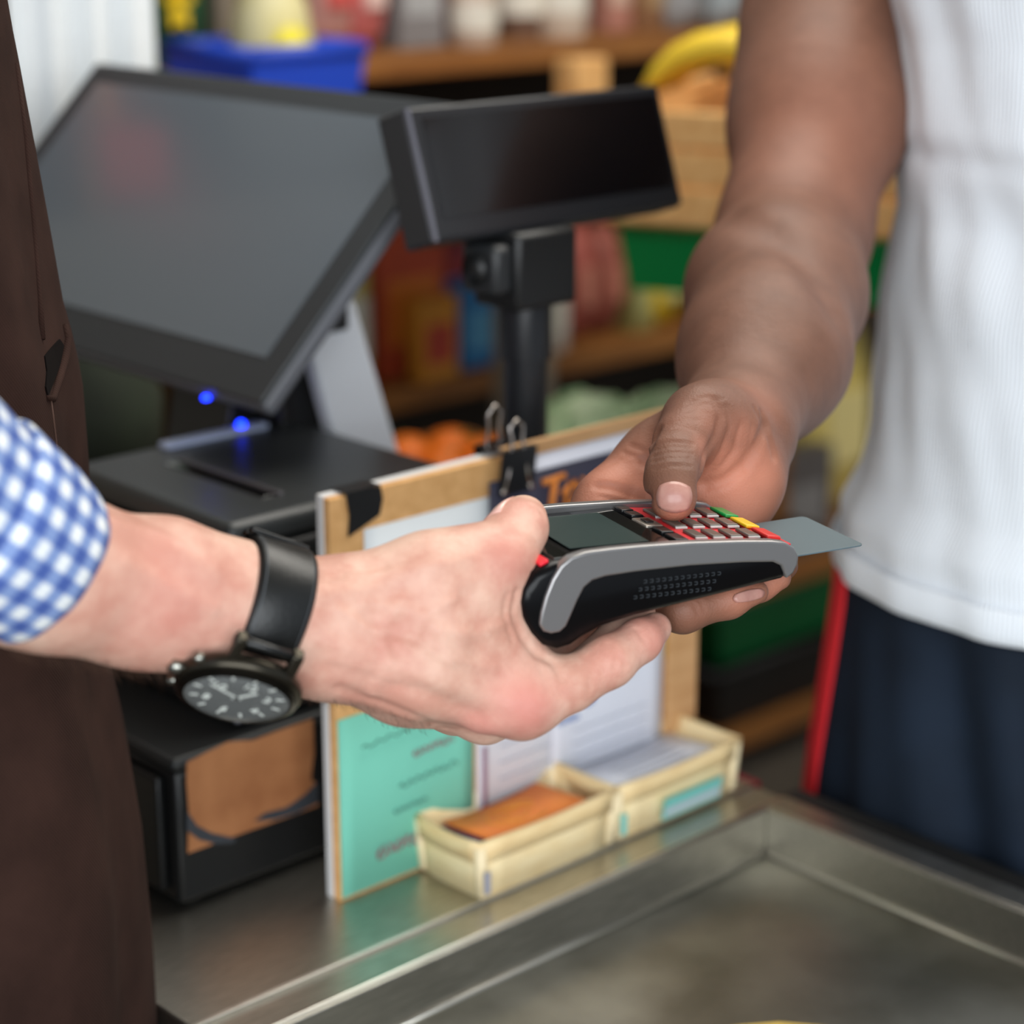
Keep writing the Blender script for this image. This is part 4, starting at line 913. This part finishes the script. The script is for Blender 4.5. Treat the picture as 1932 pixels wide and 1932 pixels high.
# white ribbed vest
VEST = bpy.data.materials.new('white_rib_knit'); VEST.use_nodes = True; nt = VEST.node_tree; L = nt.links.new; b = nt.nodes['Principled BSDF']
b.inputs['Base Color'].default_value = (*lin((242, 247, 253)), 1); b.inputs['Roughness'].default_value = .9
uvn = nt.nodes.new('ShaderNodeUVMap'); mp = nt.nodes.new('ShaderNodeMapping'); mp.inputs['Scale'].default_value = (1, 0, 0); L(uvn.outputs[0], mp.inputs[0])
wv = nt.nodes.new('ShaderNodeTexWave'); wv.inputs['Scale'].default_value = 110; wv.bands_direction = 'X'; L(mp.outputs[0], wv.inputs['Vector'])
bp = nt.nodes.new('ShaderNodeBump'); bp.inputs['Strength'].default_value = .45; bp.inputs['Distance'].default_value = .001; L(wv.outputs['Fac'], bp.inputs['Height']); L(bp.outputs[0], b.inputs['Normal'])
xl = itp([(1650, -500), (1668, -100), (1680, 0), (1690, 60), (1690, 130), (1688, 230), (1703, 262), (1694, 300), (1699, 385), (1682, 480), (1668, 560), (1664, 640), (1650, 720), (1642, 800), (1628, 880), (1594, 945), (1594, 990), (1578, 1060), (1574, 1100), (1560, 1240)])
rings = fit(1.045, 1.50, 90, lambda z: .185 - .01 * math.sin((z - 1.05) * 6), lambda z: .165, math.radians(-45), lambda z: .42, lambda z: 1.44 + .05 * (z - 1.05), -1, xl)
def wrV(a, z):
    return .005 * noise.noise(Vector((math.cos(a) * 4, math.sin(a) * 4, z * 12 + 5 * math.cos(a)))) + .0026 * math.sin(z * 62 + 7 * math.cos(a * 2) + 6 * math.sin(a * 3)) * max(0, noise.noise(Vector((math.cos(a) * 2 + 5, math.sin(a) * 2, z * 5)))) * 2
loft('vest', rings, VEST, cust, croot, 140, solid=.0018, wr=wrV)
r0 = rings[0]; hem = [(r0[0] + dz, r0[1], r0[2], r0[3] + o_, r0[4] + o_, r0[5]) for dz, o_ in ((.022, .0012), (.021, .0022), (.006, .0024), (-.001, .0018), (-.002, -.0006))]
loft('hem_band', hem, VEST, cust, croot, 140, solid=.0012, wr=wrV)
# navy shorts with red side stripe
SHO = mat('navy_shorts', (28, 39, 54), .8, rgb2=(21, 30, 42), vscale=12, spec=.2); STR = mat('stripe_red', (240, 42, 52), .7)
xs = itp([(1586, 1000), (1578, 1095), (1562, 1200), (1546, 1300), (1530, 1400), (1515, 1520), (1500, 1640), (1470, 1900), (1440, 2200)])
srings = fit(.55, 1.075, 50, lambda z: .172 + .06 * (1.09 - z) - .5 * max(0, z - 1.055), lambda z: .160 + .03 * (1.09 - z) - .5 * max(0, z - 1.055), math.radians(-45), lambda z: .42, lambda z: 1.455, -1, xs)
srings = [(z, x + (.6 * max(0, z - 1.04)), y, a, b_, t) for z, x, y, a, b_, t in srings]
# stripe follows the side seam that forms the outline
ang0 = None; best = 9e9
for i in range(360):
    a = math.radians(i); z, x, y, rx_, ry_, rt = srings[35]; dx, dy = rx_ * math.cos(a), ry_ * math.sin(a)
    q = proj((x + dx * math.cos(rt) - dy * math.sin(rt), y + dx * math.sin(rt) + dy * math.cos(rt), z))[0]
    if q < best: best = q; ang0 = a
def wrS(a, z):
    da = abs((a - ang0 + math.pi) % (2 * math.pi) - math.pi); k = min(1, (1.10 - z) / .12) * min(1, max(.05, (da - .3) / .5)); return k * (.006 * math.sin(11 * a + 16 * z) + .005 * math.sin(17 * a + 24 * z) + .004 * noise.noise(Vector((math.cos(a) * 3, math.sin(a) * 3, z * 4))))
so = loft('shorts', srings, SHO, cust, croot, 160, solid=.0015, wr=wrS)
stp = loft('side_stripe', [(z, x, y, rx_ + .0022, ry_ + .0022, rt) for z, x, y, rx_, ry_, rt in srings if z < 1.05], STR, so, (0, 0, 0), 10, ang0 - .40, ang0 + .31, .0008, wrS, False)
stp.data.transform(Matrix.Translation(tuple(-croot)))
#PART6
# ------------------------------------------------------------------ shop shelves behind the counter
WD = wood('shelf_wood', (156, 102, 46), (122, 74, 30), 9, (1, 7, 7)); WDL = wood('crate_wood', (232, 182, 118), (212, 156, 92), 10, (1, 6, 6)); TAUPE = mat('taupe_metal', (126, 114, 98), .5); DKB = mat('shelf_gap_dark', (40, 32, 22), .85)
sh_ = empty('shelf_unit', W(0, 0, 0), ROT, 'wooden grocery shelving with taupe uprights along the back of the shop', 'shelf')
for z in (.06, .335, .805, 1.268):
    for a0, a1 in ((.75, 1.57), (1.63, 3.42), (3.48, 4.40)): box('plank', a0, a1, 2.20, 2.60, z, z + .032, WD, sh_, bevel=.003)
for a in (.72, 1.60, 3.45, 4.43): box('upright', a - .03, a + .03, 2.205, 2.61, 0, 2.25, TAUPE, sh_, bevel=.003)
for a0, a1 in ((.75, 1.57), (1.63, 3.42), (3.48, 4.40)): box('dark_gap_panel', a0, a1, 2.60, 2.615, .06, 2.25, DKB, sh_)  # panels coloured dark brown so the gaps between goods look shaded
for a0, a1 in ((.75, 1.57), (1.63, 3.42), (3.48, 4.40)): box('plank', a0, a1, 2.20, 2.60, 1.74, 1.772, WD, sh_, bevel=.003)
CM = {}
def cm(rgb, rough=.55):
    if rgb not in CM: CM[rgb] = mat('pack_%d_%d_%d' % rgb, rgb, rough, var=.12, vscale=25)
    return CM[rgb]
def atp(px, v_): q = onplane(px, 300, V * v_, V); return q @ U       # shelf position under a sight line
def carton(a, b, z, w_, d_, h_, rgb, rgb2, label, rz=0, group=None, name='carton'):
    o = empty(name, W(a, b, z), ROT + rz, label, 'box', group)
    box('box', -w_ / 2, w_ / 2, 0, d_, 0, h_, cm(rgb), o, bevel=.002)
    box('label_panel', -w_ * .36, w_ * .36, -.0012, .0004, h_ * .22, h_ * .68, cm(rgb2), o)
    box('top_flap', -w_ / 2 - .0006, w_ / 2 + .0006, -.0006, d_ * .5, h_ - .001, h_ + .0014, cm(rgb), o); return o
def bottle(a, b, z, r, h_, rgb, cap, label, group=None, lab=(230, 226, 210)):
    o = empty('bottle', W(a, b + r, z), ROT, label, 'bottle', group)
    lathe('bottle_body', [(r * .9, 0), (r, .006), (r, h_ * .62), (r * .85, h_ * .70), (r * .38, h_ * .82), (r * .34, h_ * .94)], cm(rgb, .2), o, 20)
    lathe('bottle_cap', [(r * .38, h_ * .93), (r * .38, h_), (r * .30, h_ * 1.005)], cm(cap), o, 16); lathe('bottle_label', [(r * 1.01, h_ * .18), (r * 1.012, h_ * .5)], cm(lab), o, 20); return o
def jar(a, b, z, r, h_, rgb, lid, label, group=None):
    o = empty('jar', W(a, b + r, z), ROT, label, 'jar', group)
    lathe('jar_body', [(r * .92, 0), (r, .008), (r, h_ * .8), (r * .86, h_ * .88)], cm(rgb, .15), o, 22); lathe('jar_lid', [(r * .9, h_ * .87), (r * .92, h_ * .9), (r * .9, h_)], cm(lid, .3), o, 22)
    lathe('jar_label', [(r * 1.01, h_ * .22), (r * 1.012, h_ * .6)], cm((226, 220, 206)), o, 22); return o
def pillow(a, b, z, w_, d_, h_, rgb, rgb2, label, group=None):
    o = empty('packet', W(a, b + d_ / 2, z), ROT, label, 'packet', group); v, f = [], []; n, mrow = 16, 9
    for j in range(mrow):
        t = j / (mrow - 1); fat = math.sin(math.pi * t) ** .5
        for i in range(n): q = 2 * math.pi * i / n; v.append((w_ / 2 * math.copysign(abs(math.cos(q)) ** .5, math.cos(q)) * (.92 + .08 * fat), d_ / 2 * math.copysign(abs(math.sin(q)) ** .8, math.sin(q)) * (.06 + .94 * fat), t * h_))
    for j in range(mrow - 1):
        for i in range(n): f.append((j * n + i, j * n + (i + 1) % n, (j + 1) * n + (i + 1) % n, (j + 1) * n + i))
    f.append(tuple(range(n))); f.append(tuple((mrow - 1) * n + i for i in range(n)))
    mk('packet_bag', v, f, cm(rgb), o, smooth=True); box('packet_label', -w_ * .3, w_ * .3, -d_ * .53, -d_ * .40, h_ * .3, h_ * .65, cm(rgb2), o, bevel=.004); return o
Z1, Z2, Z3, Z0 = 1.3005, .8375, .3675, .0925
g1 = 'goods on the upper shelf'
pillow(atp(650, 2.24), 2.24, Z1, .072, .08, .20, (206, 150, 140), (210, 90, 84), 'pink packet with red print, leftmost on the upper shelf', g1)
pillow(atp(716, 2.24), 2.24, Z1, .060, .08, .19, (206, 110, 106), (236, 200, 190), 'rose red packet beside the pink one on the upper shelf', g1)
carton(atp(800, 2.26), 2.26, Z1, .085, .10, .20, (128, 124, 124), (170, 170, 170), 'grey carton between rose packet and maroon carton on the upper shelf', 0, g1)
carton(atp(880, 2.30), 2.30, Z1, .095, .12, .22, (128, 42, 34), (150, 70, 60), 'maroon carton behind the pale jar on the upper shelf', 0, g1)
jar(atp(925, 2.21), 2.21, Z1, .034, .10, (190, 168, 150), (150, 60, 50), 'pale jar standing before the maroon carton', g1)
jar(atp(1010, 2.28), 2.28, Z1, .038, .15, (110, 84, 70), (60, 50, 46), 'brown jar right of the maroon carton', g1)
jar(atp(1092, 2.24), 2.24, Z1, .040, .16, (200, 182, 164), (206, 200, 190), 'cream jar in the middle of the upper shelf', g1)
carton(atp(1165, 2.30), 2.30, Z1, .060, .10, .18, (176, 120, 104), (210, 180, 160), 'salmon carton right of the cream jar', 0, g1)
carton(atp(1238, 2.28), 2.28, Z1, .085, .10, .17, (132, 92, 60), (170, 140, 100), 'brown carton above the bananas', 0, g1)
pillow(atp(1315, 2.23), 2.23, Z1, .070, .08, .2, (164, 166, 168), (200, 208, 212), 'silver grey packet above the bananas', g1)
pillow(atp(1390, 2.23), 2.23, Z1, .075, .08, .2, (176, 186, 190), (150, 170, 180), 'pale blue grey packet next to the customer\'s upper arm', g1)
g2 = 'goods on the middle shelf'
bottle(atp(680, 2.22), 2.22, Z2, .024, .27, (206, 188, 104), (190, 180, 120), 'pale yellow bottle beside the till stand on the middle shelf', g2)
carton(atp(775, 2.26), 2.26, Z2, .128, .10, .21, (190, 76, 44), (214, 120, 40), 'tall red orange carton on the middle shelf behind the till', 0, g2)
carton(atp(822, 2.21), 2.205, Z2, .07, .03, .12, (214, 140, 40), (196, 70, 50), 'small amber carton before the tall red orange one', 0, g2)
carton(atp(866, 2.30), 2.30, Z2, .05, .10, .22, (110, 26, 36), (150, 50, 50), 'dark red carton right of the red orange one', 0, g2)
carton(atp(912, 2.23), 2.23, Z2, .084, .06, .125, (40, 118, 176), (90, 160, 200), 'blue carton left of the display pole', 0, g2)
carton(atp(1000, 2.28), 2.28, Z2, .07, .10, .17, (86, 60, 50), (120, 90, 70), 'brown carton hidden by the display pole', 0, g2)
bottle(atp(1066, 2.22), 2.22, Z2, .023, .16, (206, 196, 184), (220, 214, 206), 'white bottle right of the display pole', g2)
pillow(atp(1115, 2.24), 2.24, Z2, .048, .08, .18, (168, 84, 72), (190, 120, 100), 'brick red packet right of the white bottle', g2)
pillow(atp(1168, 2.25), 2.25, Z2, .055, .08, .17, (150, 78, 64), (180, 110, 90), 'russet packet beside the brick red one', g2)
carton(atp(1222, 2.24), 2.24, Z2, .050, .08, .14, (140, 132, 76), (170, 170, 110), 'olive carton left of the yellow packet', 0, g2)
pillow(atp(1278, 2.22), 2.22, Z2, .072, .09, .15, (232, 196, 36), (214, 206, 130), 'bright yellow packet beside the customer\'s forearm', g2)
carton(atp(1360, 2.24), 2.24, Z2, .10, .10, .18, (120, 80, 44), (150, 110, 70), 'tan carton behind the customer\'s elbow', 0, g2)
carton(atp(1660, 2.24), 2.24, Z2, .15, .12, .20, (150, 104, 44), (170, 130, 70), 'ochre carton between the customer\'s arm and vest', 0, g2)
g3 = 'goods on the low shelf'
pillow(atp(1625, 2.30), 2.30, Z3, .19, .14, .40, (216, 192, 104), (226, 208, 140), 'pale yellow sack beside the customer\'s vest', g3)
carton(atp(1540, 2.24), 2.24, Z3, .17, .05, .19, (92, 86, 84), (130, 126, 124), 'grey carton below the customer\'s wrist', 0, g3)
carton(atp(1385, 2.26), 2.26, Z3, .13, .16, .15, (60, 54, 48), (90, 84, 76), 'dark carton behind the terminal', 0, g3)
def plastic_crate(a, b, z, w_, d_, h_, m, label, rz=0, name='plastic_crate', group=None, taper=.03):
    o = empty(name, W(a, b, z), rz, label, 'crate', group); t = .006
    def wallp(p, q):
        v = []
        for zz in (0, h_):
            k = 1 - taper / max(w_, d_) * 2 * (1 - zz / h_)
            for (x, y) in (p, q): v.append((x * k, y * k, zz))
        return mk('crate_wall', [v[0], v[1], v[3], v[2]], [(0, 1, 2, 3)], m, o, solid=t)
    C = [(-w_ / 2, -d_ / 2), (w_ / 2, -d_ / 2), (w_ / 2, d_ / 2), (-w_ / 2, d_ / 2)]
    for i in range(4): wallp(C[i], C[(i + 1) % 4])
    k = 1 - taper / max(w_, d_) * 2
    box('crate_floor', -w_ / 2 * k, w_ / 2 * k, -d_ / 2 * k, d_ / 2 * k, 0, t, m, o)
    for i in range(4):
        p, q = C[i], C[(i + 1) % 4]; tube('crate_rim', [(p[0], p[1], h_), (q[0], q[1], h_)], .009, m, o, n=8)
    return o
GRN = mat('green_plastic', (6, 150, 74), .4); GRND = mat('dark_green_plastic', (0, 84, 40), .45); BLU = mat('blue_plastic', (36, 74, 196), .4)
plastic_crate(atp(1435, 2.38), 2.38, Z0, .52, .32, .112, mat('black_crate_plastic', (16, 14, 12), .6), 'black plastic crate under the dark green one on the lowest plank', ROT)
plastic_crate(atp(1435, 2.38), 2.38, Z0 + .122, .52, .32, .105, GRND, 'dark green plastic crate stacked on a black one under the low shelf', ROT)
carton(.80, 2.24, 1.7725, .09, .12, .12, (236, 20, 34), (230, 60, 60), 'unseen red carton added on the topmost plank to reflect in the till screen', 0)  # out of view, added so its red shows reflected in the till screen
carton(.90, 2.26, 1.7725, .10, .12, .06, (236, 130, 40), (240, 170, 60), 'unseen orange carton added on the topmost plank to reflect in the till screen', 0)  # out of view, added for the orange part of that screen reflection
# projecting display: black table, green crate, slatted wooden crate with bananas
AW = math.radians(22); RW = math.radians(90) - AW
N0 = Pt(1262, 362, 2.42); wdir = np.array([math.sin(AW), math.cos(AW), 0]); wr_ = np.array([math.cos(AW), -math.sin(AW), 0]); 
cen = N0 + wdir * .30 + wr_ * .18; zt_ = float(N0[2])
def WXY(p): return p @ U, p @ V
a_, b_ = WXY(cen)
bt = empty('display_table', (cen[0], cen[1], 0), RW, 'black table carrying the green crate, behind the customer\'s arm', 'table')
box('table_top', -.27, .27, -.15, .15, zt_ - .100, zt_ - .080, mat('table_black', (24, 22, 20), .5), bt, bevel=.003)
for sx in (.06, .24): box('table_leg', sx - .02, sx + .02, -.145, -.105, 0, zt_ - .100, MATS['table_black'], bt)
a_, b_ = WXY(cen - wdir * .12)
plastic_crate(a_, b_, zt_ - .0790, .76, .34, .071, GRN, 'bright green plastic crate under the slatted banana crate', RW, taper=.02)
cen = cen - wdir * .13
wc_ = empty('wooden_crate', (cen[0], cen[1], zt_ + .002), RW, 'slatted light wood crate full of bananas behind the display', 'crate')
for s_ in (-1, 1):
    for k in range(3): box('slat', -.43, .43, s_ * .18 - .006, s_ * .18 + .006, .004 + .040 * k, .040 + .040 * k, WDL, wc_, bevel=.002)
    for k in range(3): box('end_slat', s_ * .43 - .006, s_ * .43 + .006, -.174, .174, .004 + .040 * k, .040 + .040 * k, WDL, wc_, bevel=.002)
    for s2 in (-1, 1): box('corner_block', s_ * .415 - .010, s_ * .415 + .009, s2 * .164 - .009, s2 * .164 + .009, 0, .128, WDL, wc_)
box('crate_bottom', -.425, .425, -.174, .174, 0, .006, WDL, wc_)
BAN = mat('banana_yellow', (232, 198, 52), .5, rgb2=(222, 184, 44), vscale=18); BANT = mat('banana_tip', (90, 70, 30), .7)
k = 0
rg = random.Random(5)
for bunch, (ox, oy) in enumerate(((-.33, .05), (-.17, .0), (-.02, .05), (.13, .0), (-.25, -.09), (.28, .02))):
    for i in range(5):
        o = empty('banana', (cen[0], cen[1], zt_), RW, '', 'banana', 'bananas in the slatted crate')
        o['label'] = '%s yellow banana of the %s bunch in the slatted crate' % (('first', 'second', 'third', 'fourth', 'fifth')[i], ('nearest', 'second', 'third', 'fourth', 'front low', 'farthest')[bunch])
        pts, rs = [], []; sp_ = (i - 2) * .26
        for q in range(9):
            t = q / 8; ang = -1.1 + 2.2 * t; rad = .10
            lx = rad * math.sin(ang); lz = rad * math.cos(ang) - .045
            pts.append((ox + (i - 2) * .027 + .02 * math.sin(sp_) * t, oy + lx, .135 + lz * .9 + .01 * (bunch % 2))); rs.append((.004, .010, .015, .017, .0175, .017, .0145, .010, .005)[q])
        tube('fruit', pts, rs, BAN, o, n=8); tube('tip', [pts[0], (pts[0][0], pts[0][1] - .006, pts[0][2] - .008)], .0045, BANT, o, n=6); tube('stem', [pts[-1], (pts[-1][0] * .7 + ox * .3, pts[-1][1] + .018, pts[-1][2] - .006)], [.005, .006], BANT, o, n=6)
so_ = empty('wooden_box', Pt(1100, 190, 2.72), ROT, 'small light wood box with an upright post left of the bananas', 'box')
box('post', -.032, .026, -.02, .02, -.02, .055, WDL, so_, bevel=.003); box('box_front', -.30, .16, -.012, .012, -.075, -.01, WD, so_, bevel=.003); box('box_base', -.30, .16, -.012, .25, -.085, -.075, WD, so_)
box('box_support', -.05, .0, .05, .12, -float(Pt(1100, 190, 2.72)[2]), -.085, TAUPE, so_)
# left end: green carton, blue crate on a stand, white and yellow bag of fruit
pg = Pt(345, 95, 2.42); a_, b_ = WXY(pg)
carton(atp(345, 2.22), 2.215, Z1, .088, .12, .26, (10, 52, 26), (16, 70, 34), 'dark green carton with yellow blossom at the left end of the upper shelf', 0)

fl = empty('yellow_blossom', W(atp(345, 2.21), 2.208, Z1 + .085), ROT, 'yellow artificial blossom fixed before the dark green carton', 'flower')
for i in range(6):
    a = math.radians(60 * i); mk('petal', [(0, 0, 0), (.014 * math.cos(a) - .008 * math.sin(a), -.004, .026 * math.sin(a) + .008 * math.cos(a)), (.024 * math.cos(a), -.006, .042 * math.sin(a)), (.014 * math.cos(a) + .008 * math.sin(a), -.004, .026 * math.sin(a) - .008 * math.cos(a))], [(0, 1, 2, 3)], mat('blossom_yellow', (226, 188, 20), .6), fl, solid=.003)
lathe('blossom_heart', [(.008, -.004), (.009, 0), (.004, .005)], MATS['blossom_yellow'], fl, 12)
bl_c = onplane(500, 120, V * 2.06, V); ba_ = bl_c @ U
std = empty('display_stand', W(ba_, 2.06, 0), ROT, 'taupe stand under the blue crate behind the till monitor', 'stand')
box('stand_top', -.09, .09, -.09, .09, 1.20, 1.215, TAUPE, std, bevel=.002); box('stand_post', -.03, .03, -.03, .03, .02, 1.20, TAUPE, std); box('stand_foot', -.12, .12, -.1, .1, 0, .02, TAUPE, std)
plastic_crate(ba_, 2.06, 1.2160, .165, .17, .118, BLU, 'blue plastic crate above the till monitor', ROT, taper=.012)
bg = empty('fruit_bag', W(atp(530, 2.05), 2.06, 1.235), ROT, 'white round bag with yellow fruit showing in the blue crate', 'bag')
me_v, me_f = [], []
lathe('bag_skin', [(.02, 0), (.036, .012), (.048, .05), (.052, .10), (.042, .15), (.026, .19), (.016, .22), (.026, .245)], mat('bag_white', (224, 216, 176), .5, rgb2=(206, 192, 120), vscale=12), bg, 24)
lathe('lemon', [(.004, 0), (.020, .006), (.030, .022), (.030, .040), (.018, .060), (.005, .07)], mat('lemon_yellow', (222, 206, 20), .4), bg, 18, loc=(-.004, -.034, .062))
# white sheet hanging from the ceiling behind the monitor
s0, s1 = onplane(20, 60, V * 1.75, V), onplane(303, 110, V * 1.75, V); au0, au1 = s0 @ U, s1 @ U; zb_ = float(s1[2]) - .14
hs = empty('hanging_sheet', W(au0, 1.75, zb_), ROT, 'white fabric sheet hanging from the ceiling behind the till monitor', 'fabric'); v, f = [], []; n, mr = 40, 12
for j in range(mr):
    for i in range(n + 1):
        t = i / n; v.append((t * (au1 - au0), .010 * math.sin(t * 21 + .5 * j * .2) + .005 * math.sin(t * 47), j / (mr - 1) * (2.79 - zb_)))
for j in range(mr - 1):
    for i in range(n): f.append((j * (n + 1) + i, j * (n + 1) + i + 1, (j + 1) * (n + 1) + i + 1, (j + 1) * (n + 1) + i))
mk('cloth', v, f, mat('white_linen', (232, 236, 238), .9, var=.05, vscale=120), hs, smooth=True, solid=.0012)
tube('hem', [(0, .010 * math.sin(.0), .002), ((au1 - au0) * .5, 0, .002), ((au1 - au0), .010 * math.sin(21), .002)], .003, MATS['white_linen'], hs, n=8)
# produce table before the shelves: oranges and cabbages in crates
def crate_at(px, py, d, w_, d_, h_, label):
    p = Pt(px, py, d); z0 = float(p[2]) - h_; o = empty('produce_crate', (p[0], p[1], z0), ROT, label, 'crate', 'crates on the produce table')
    for s_ in (-1, 1):
        for k in range(2): box('slat', -w_ / 2, w_ / 2, s_ * d_ / 2 - .005, s_ * d_ / 2 + .005, .004 + h_ * .5 * k, h_ * .46 + h_ * .5 * k, WD, o); box('end_slat', s_ * w_ / 2 - .005, s_ * w_ / 2 + .005, -d_ / 2 + .005, d_ / 2 - .005, .004 + h_ * .5 * k, h_ * .46 + h_ * .5 * k, WD, o)
    box('crate_bottom', -w_ / 2, w_ / 2, -d_ / 2, d_ / 2, 0, .005, WD, o); return p, z0
pa, za = crate_at(840, 880, 2.42, .27, .26, .10, 'wooden crate of oranges behind the receipt printer')
pb_, zb2 = crate_at(1190, 830, 2.52, .28, .26, .10, 'wooden crate of cabbages beside the customer\'s thumb')
ptab = empty('produce_table', W(0, 0, 0), ROT, 'dark wooden produce table standing before the shelves', 'table')
ua, va_ = WXY(pa); ub, vb_ = WXY(pb_)
zt2 = min(za, zb2) - .002
box('table_top', ua - .22, ub + .17, min(va_, vb_) - .16, max(va_, vb_) + .16, zt2 - .03, zt2, mat('dark_wood', (58, 42, 26), .6), ptab, bevel=.003)
for x in (ua - .18, ub - .12):
    for y in (min(va_, vb_) - .12, max(va_, vb_) + .12): box('table_leg', x - .025, x + .025, y - .025, y + .025, 0, zt2 - .03, MATS['dark_wood'], ptab)
for s_, (p_, z_) in enumerate(((pa, za), (pb_, zb2))):
    if z_ - zt2 > .004:
        uu, vv = WXY(p_); box('riser', uu - .15, uu + .15, vv - .12, vv + .12, zt2, z_ - .001, MATS['dark_wood'], ptab)
ORA = mat('orange_peel', (226, 112, 18), .5, bump=.3, bscale=300); ORB = mat('orange_green_tip', (96, 110, 40), .6)
proto = None; k = 0
for (lv, nx, ny) in ((0, 4, 4), (1, 3, 3)):
    for i in range(nx):
        for j in range(ny):
            q = pa + U * ((i - (nx - 1) / 2) * .064 + rg.uniform(-.003, .003)) + V * ((j - (ny - 1) / 2) * .062); z = za + .040 + lv * .050 + rg.uniform(0, .004)
            lab = 'orange in the %s row, %s from the left, %s of the crate' % (('front', 'second', 'third', 'back')[j], ('first', 'second', 'third', 'fourth')[i], ('bottom layer', 'top layer')[lv])
            if proto is None:
                proto = empty('orange', (q[0], q[1], z), 0, lab, 'orange', 'oranges in the crate')
                lathe('peel', [(.004, -.032), (.018, -.027), (.029, -.013), (.032, 0), (.029, .013), (.018, .027), (.006, .0315)], ORA, proto, 16); lathe('stem_end', [(.004, .0312), (.003, .034)], ORB, proto, 8)
            else:
                c = proto.copy(); COL.objects.link(c); c.location = (q[0], q[1], z); c['label'] = lab; c.rotation_euler = (rg.uniform(-.6, .6), rg.uniform(-.6, .6), 0)
                for chd in proto.children: d_ = chd.copy(); COL.objects.link(d_); d_.parent = c
CAB = mat('cabbage_pale', (176, 204, 160), .55, rgb2=(206, 220, 186), vscale=16); CAB2 = mat('cabbage_leaf', (150, 186, 136), .55, rgb2=(186, 206, 166), vscale=20)
for k, (dx, dy, dz, r_) in enumerate(((-.085, -.03, .09, .078), (.07, -.02, .095, .080), (-.01, .06, .10, .075))):
    q = pb_ + U * dx + V * dy; o = empty('cabbage', (q[0], q[1], zb2 + .008), rg.uniform(0, 3), ('pale cabbage at the left of its crate', 'pale cabbage at the right of its crate', 'pale cabbage at the back of its crate')[k], 'cabbage', 'cabbages in the crate')
    lathe('head', [(r_ * .3, 0), (r_ * .75, .02), (r_ * .98, r_ * .7), (r_ * .95, r_ * 1.1), (r_ * .7, r_ * 1.55), (r_ * .3, r_ * 1.8), (.002, r_ * 1.84)], CAB, o, 22)
    for i in range(6):
        a = i * 1.05; v, f = [], []
        for jj in range(6):
            for ii in range(5):
                el = -.7 + jj * .34; az = a + (ii - 2) * .26 * (1 - .08 * jj); rr = r_ * (1.06 + .03 * math.sin(ii * 2 + jj) + .015 * jj * (i % 2))
                v.append((rr * math.cos(el) * math.cos(az), rr * math.cos(el) * math.sin(az), r_ * .92 + rr * .9 * math.sin(el)))
        for jj in range(5):
            for ii in range(4): f.append((jj * 5 + ii, jj * 5 + ii + 1, jj * 5 + ii + 6, jj * 5 + ii + 5))
        mk('leaf', v, f, CAB2, o, smooth=True, solid=.0025)
# low back table left of the printer: dark green sack and a small crate
bk = Pt(250, 880, 1.92); ua, va_ = WXY(bk); zk = float(bk[2])
bt2 = empty('back_table', W(ua, va_, 0), ROT, 'dark table behind the till carrying a green sack', 'table')
box('table_top', -.18, .18, -.15, .20, zk - .03, zk, mat('dark_wood', (58, 42, 26), .6), bt2, bevel=.003)
for x in (-.14, .14):
    for y in (-.12, .17): box('table_leg', x - .02, x + .02, y - .02, y + .02, 0, zk - .03, MATS['dark_wood'], bt2)
sk = empty('green_sack', W(ua - .055, va_ + .02, zk), ROT, 'dark green sack with pale neck on the table behind the till', 'sack')
lathe('sack_body', [(.06, 0), (.085, .02), (.088, .07), (.072, .12), (.045, .15)], mat('sack_green', (46, 56, 40), .8, rgb2=(34, 40, 30), vscale=14), sk, 24); lathe('sack_neck', [(.043, .147), (.03, .165), (.045, .185)], mat('sack_pale', (196, 196, 150), .7), sk, 20)
carton(ua + .11, va_ - .02, zk + .0005, .12, .12, .12, (150, 104, 52), (166, 122, 70), 'brown carton beside the green sack behind the till')
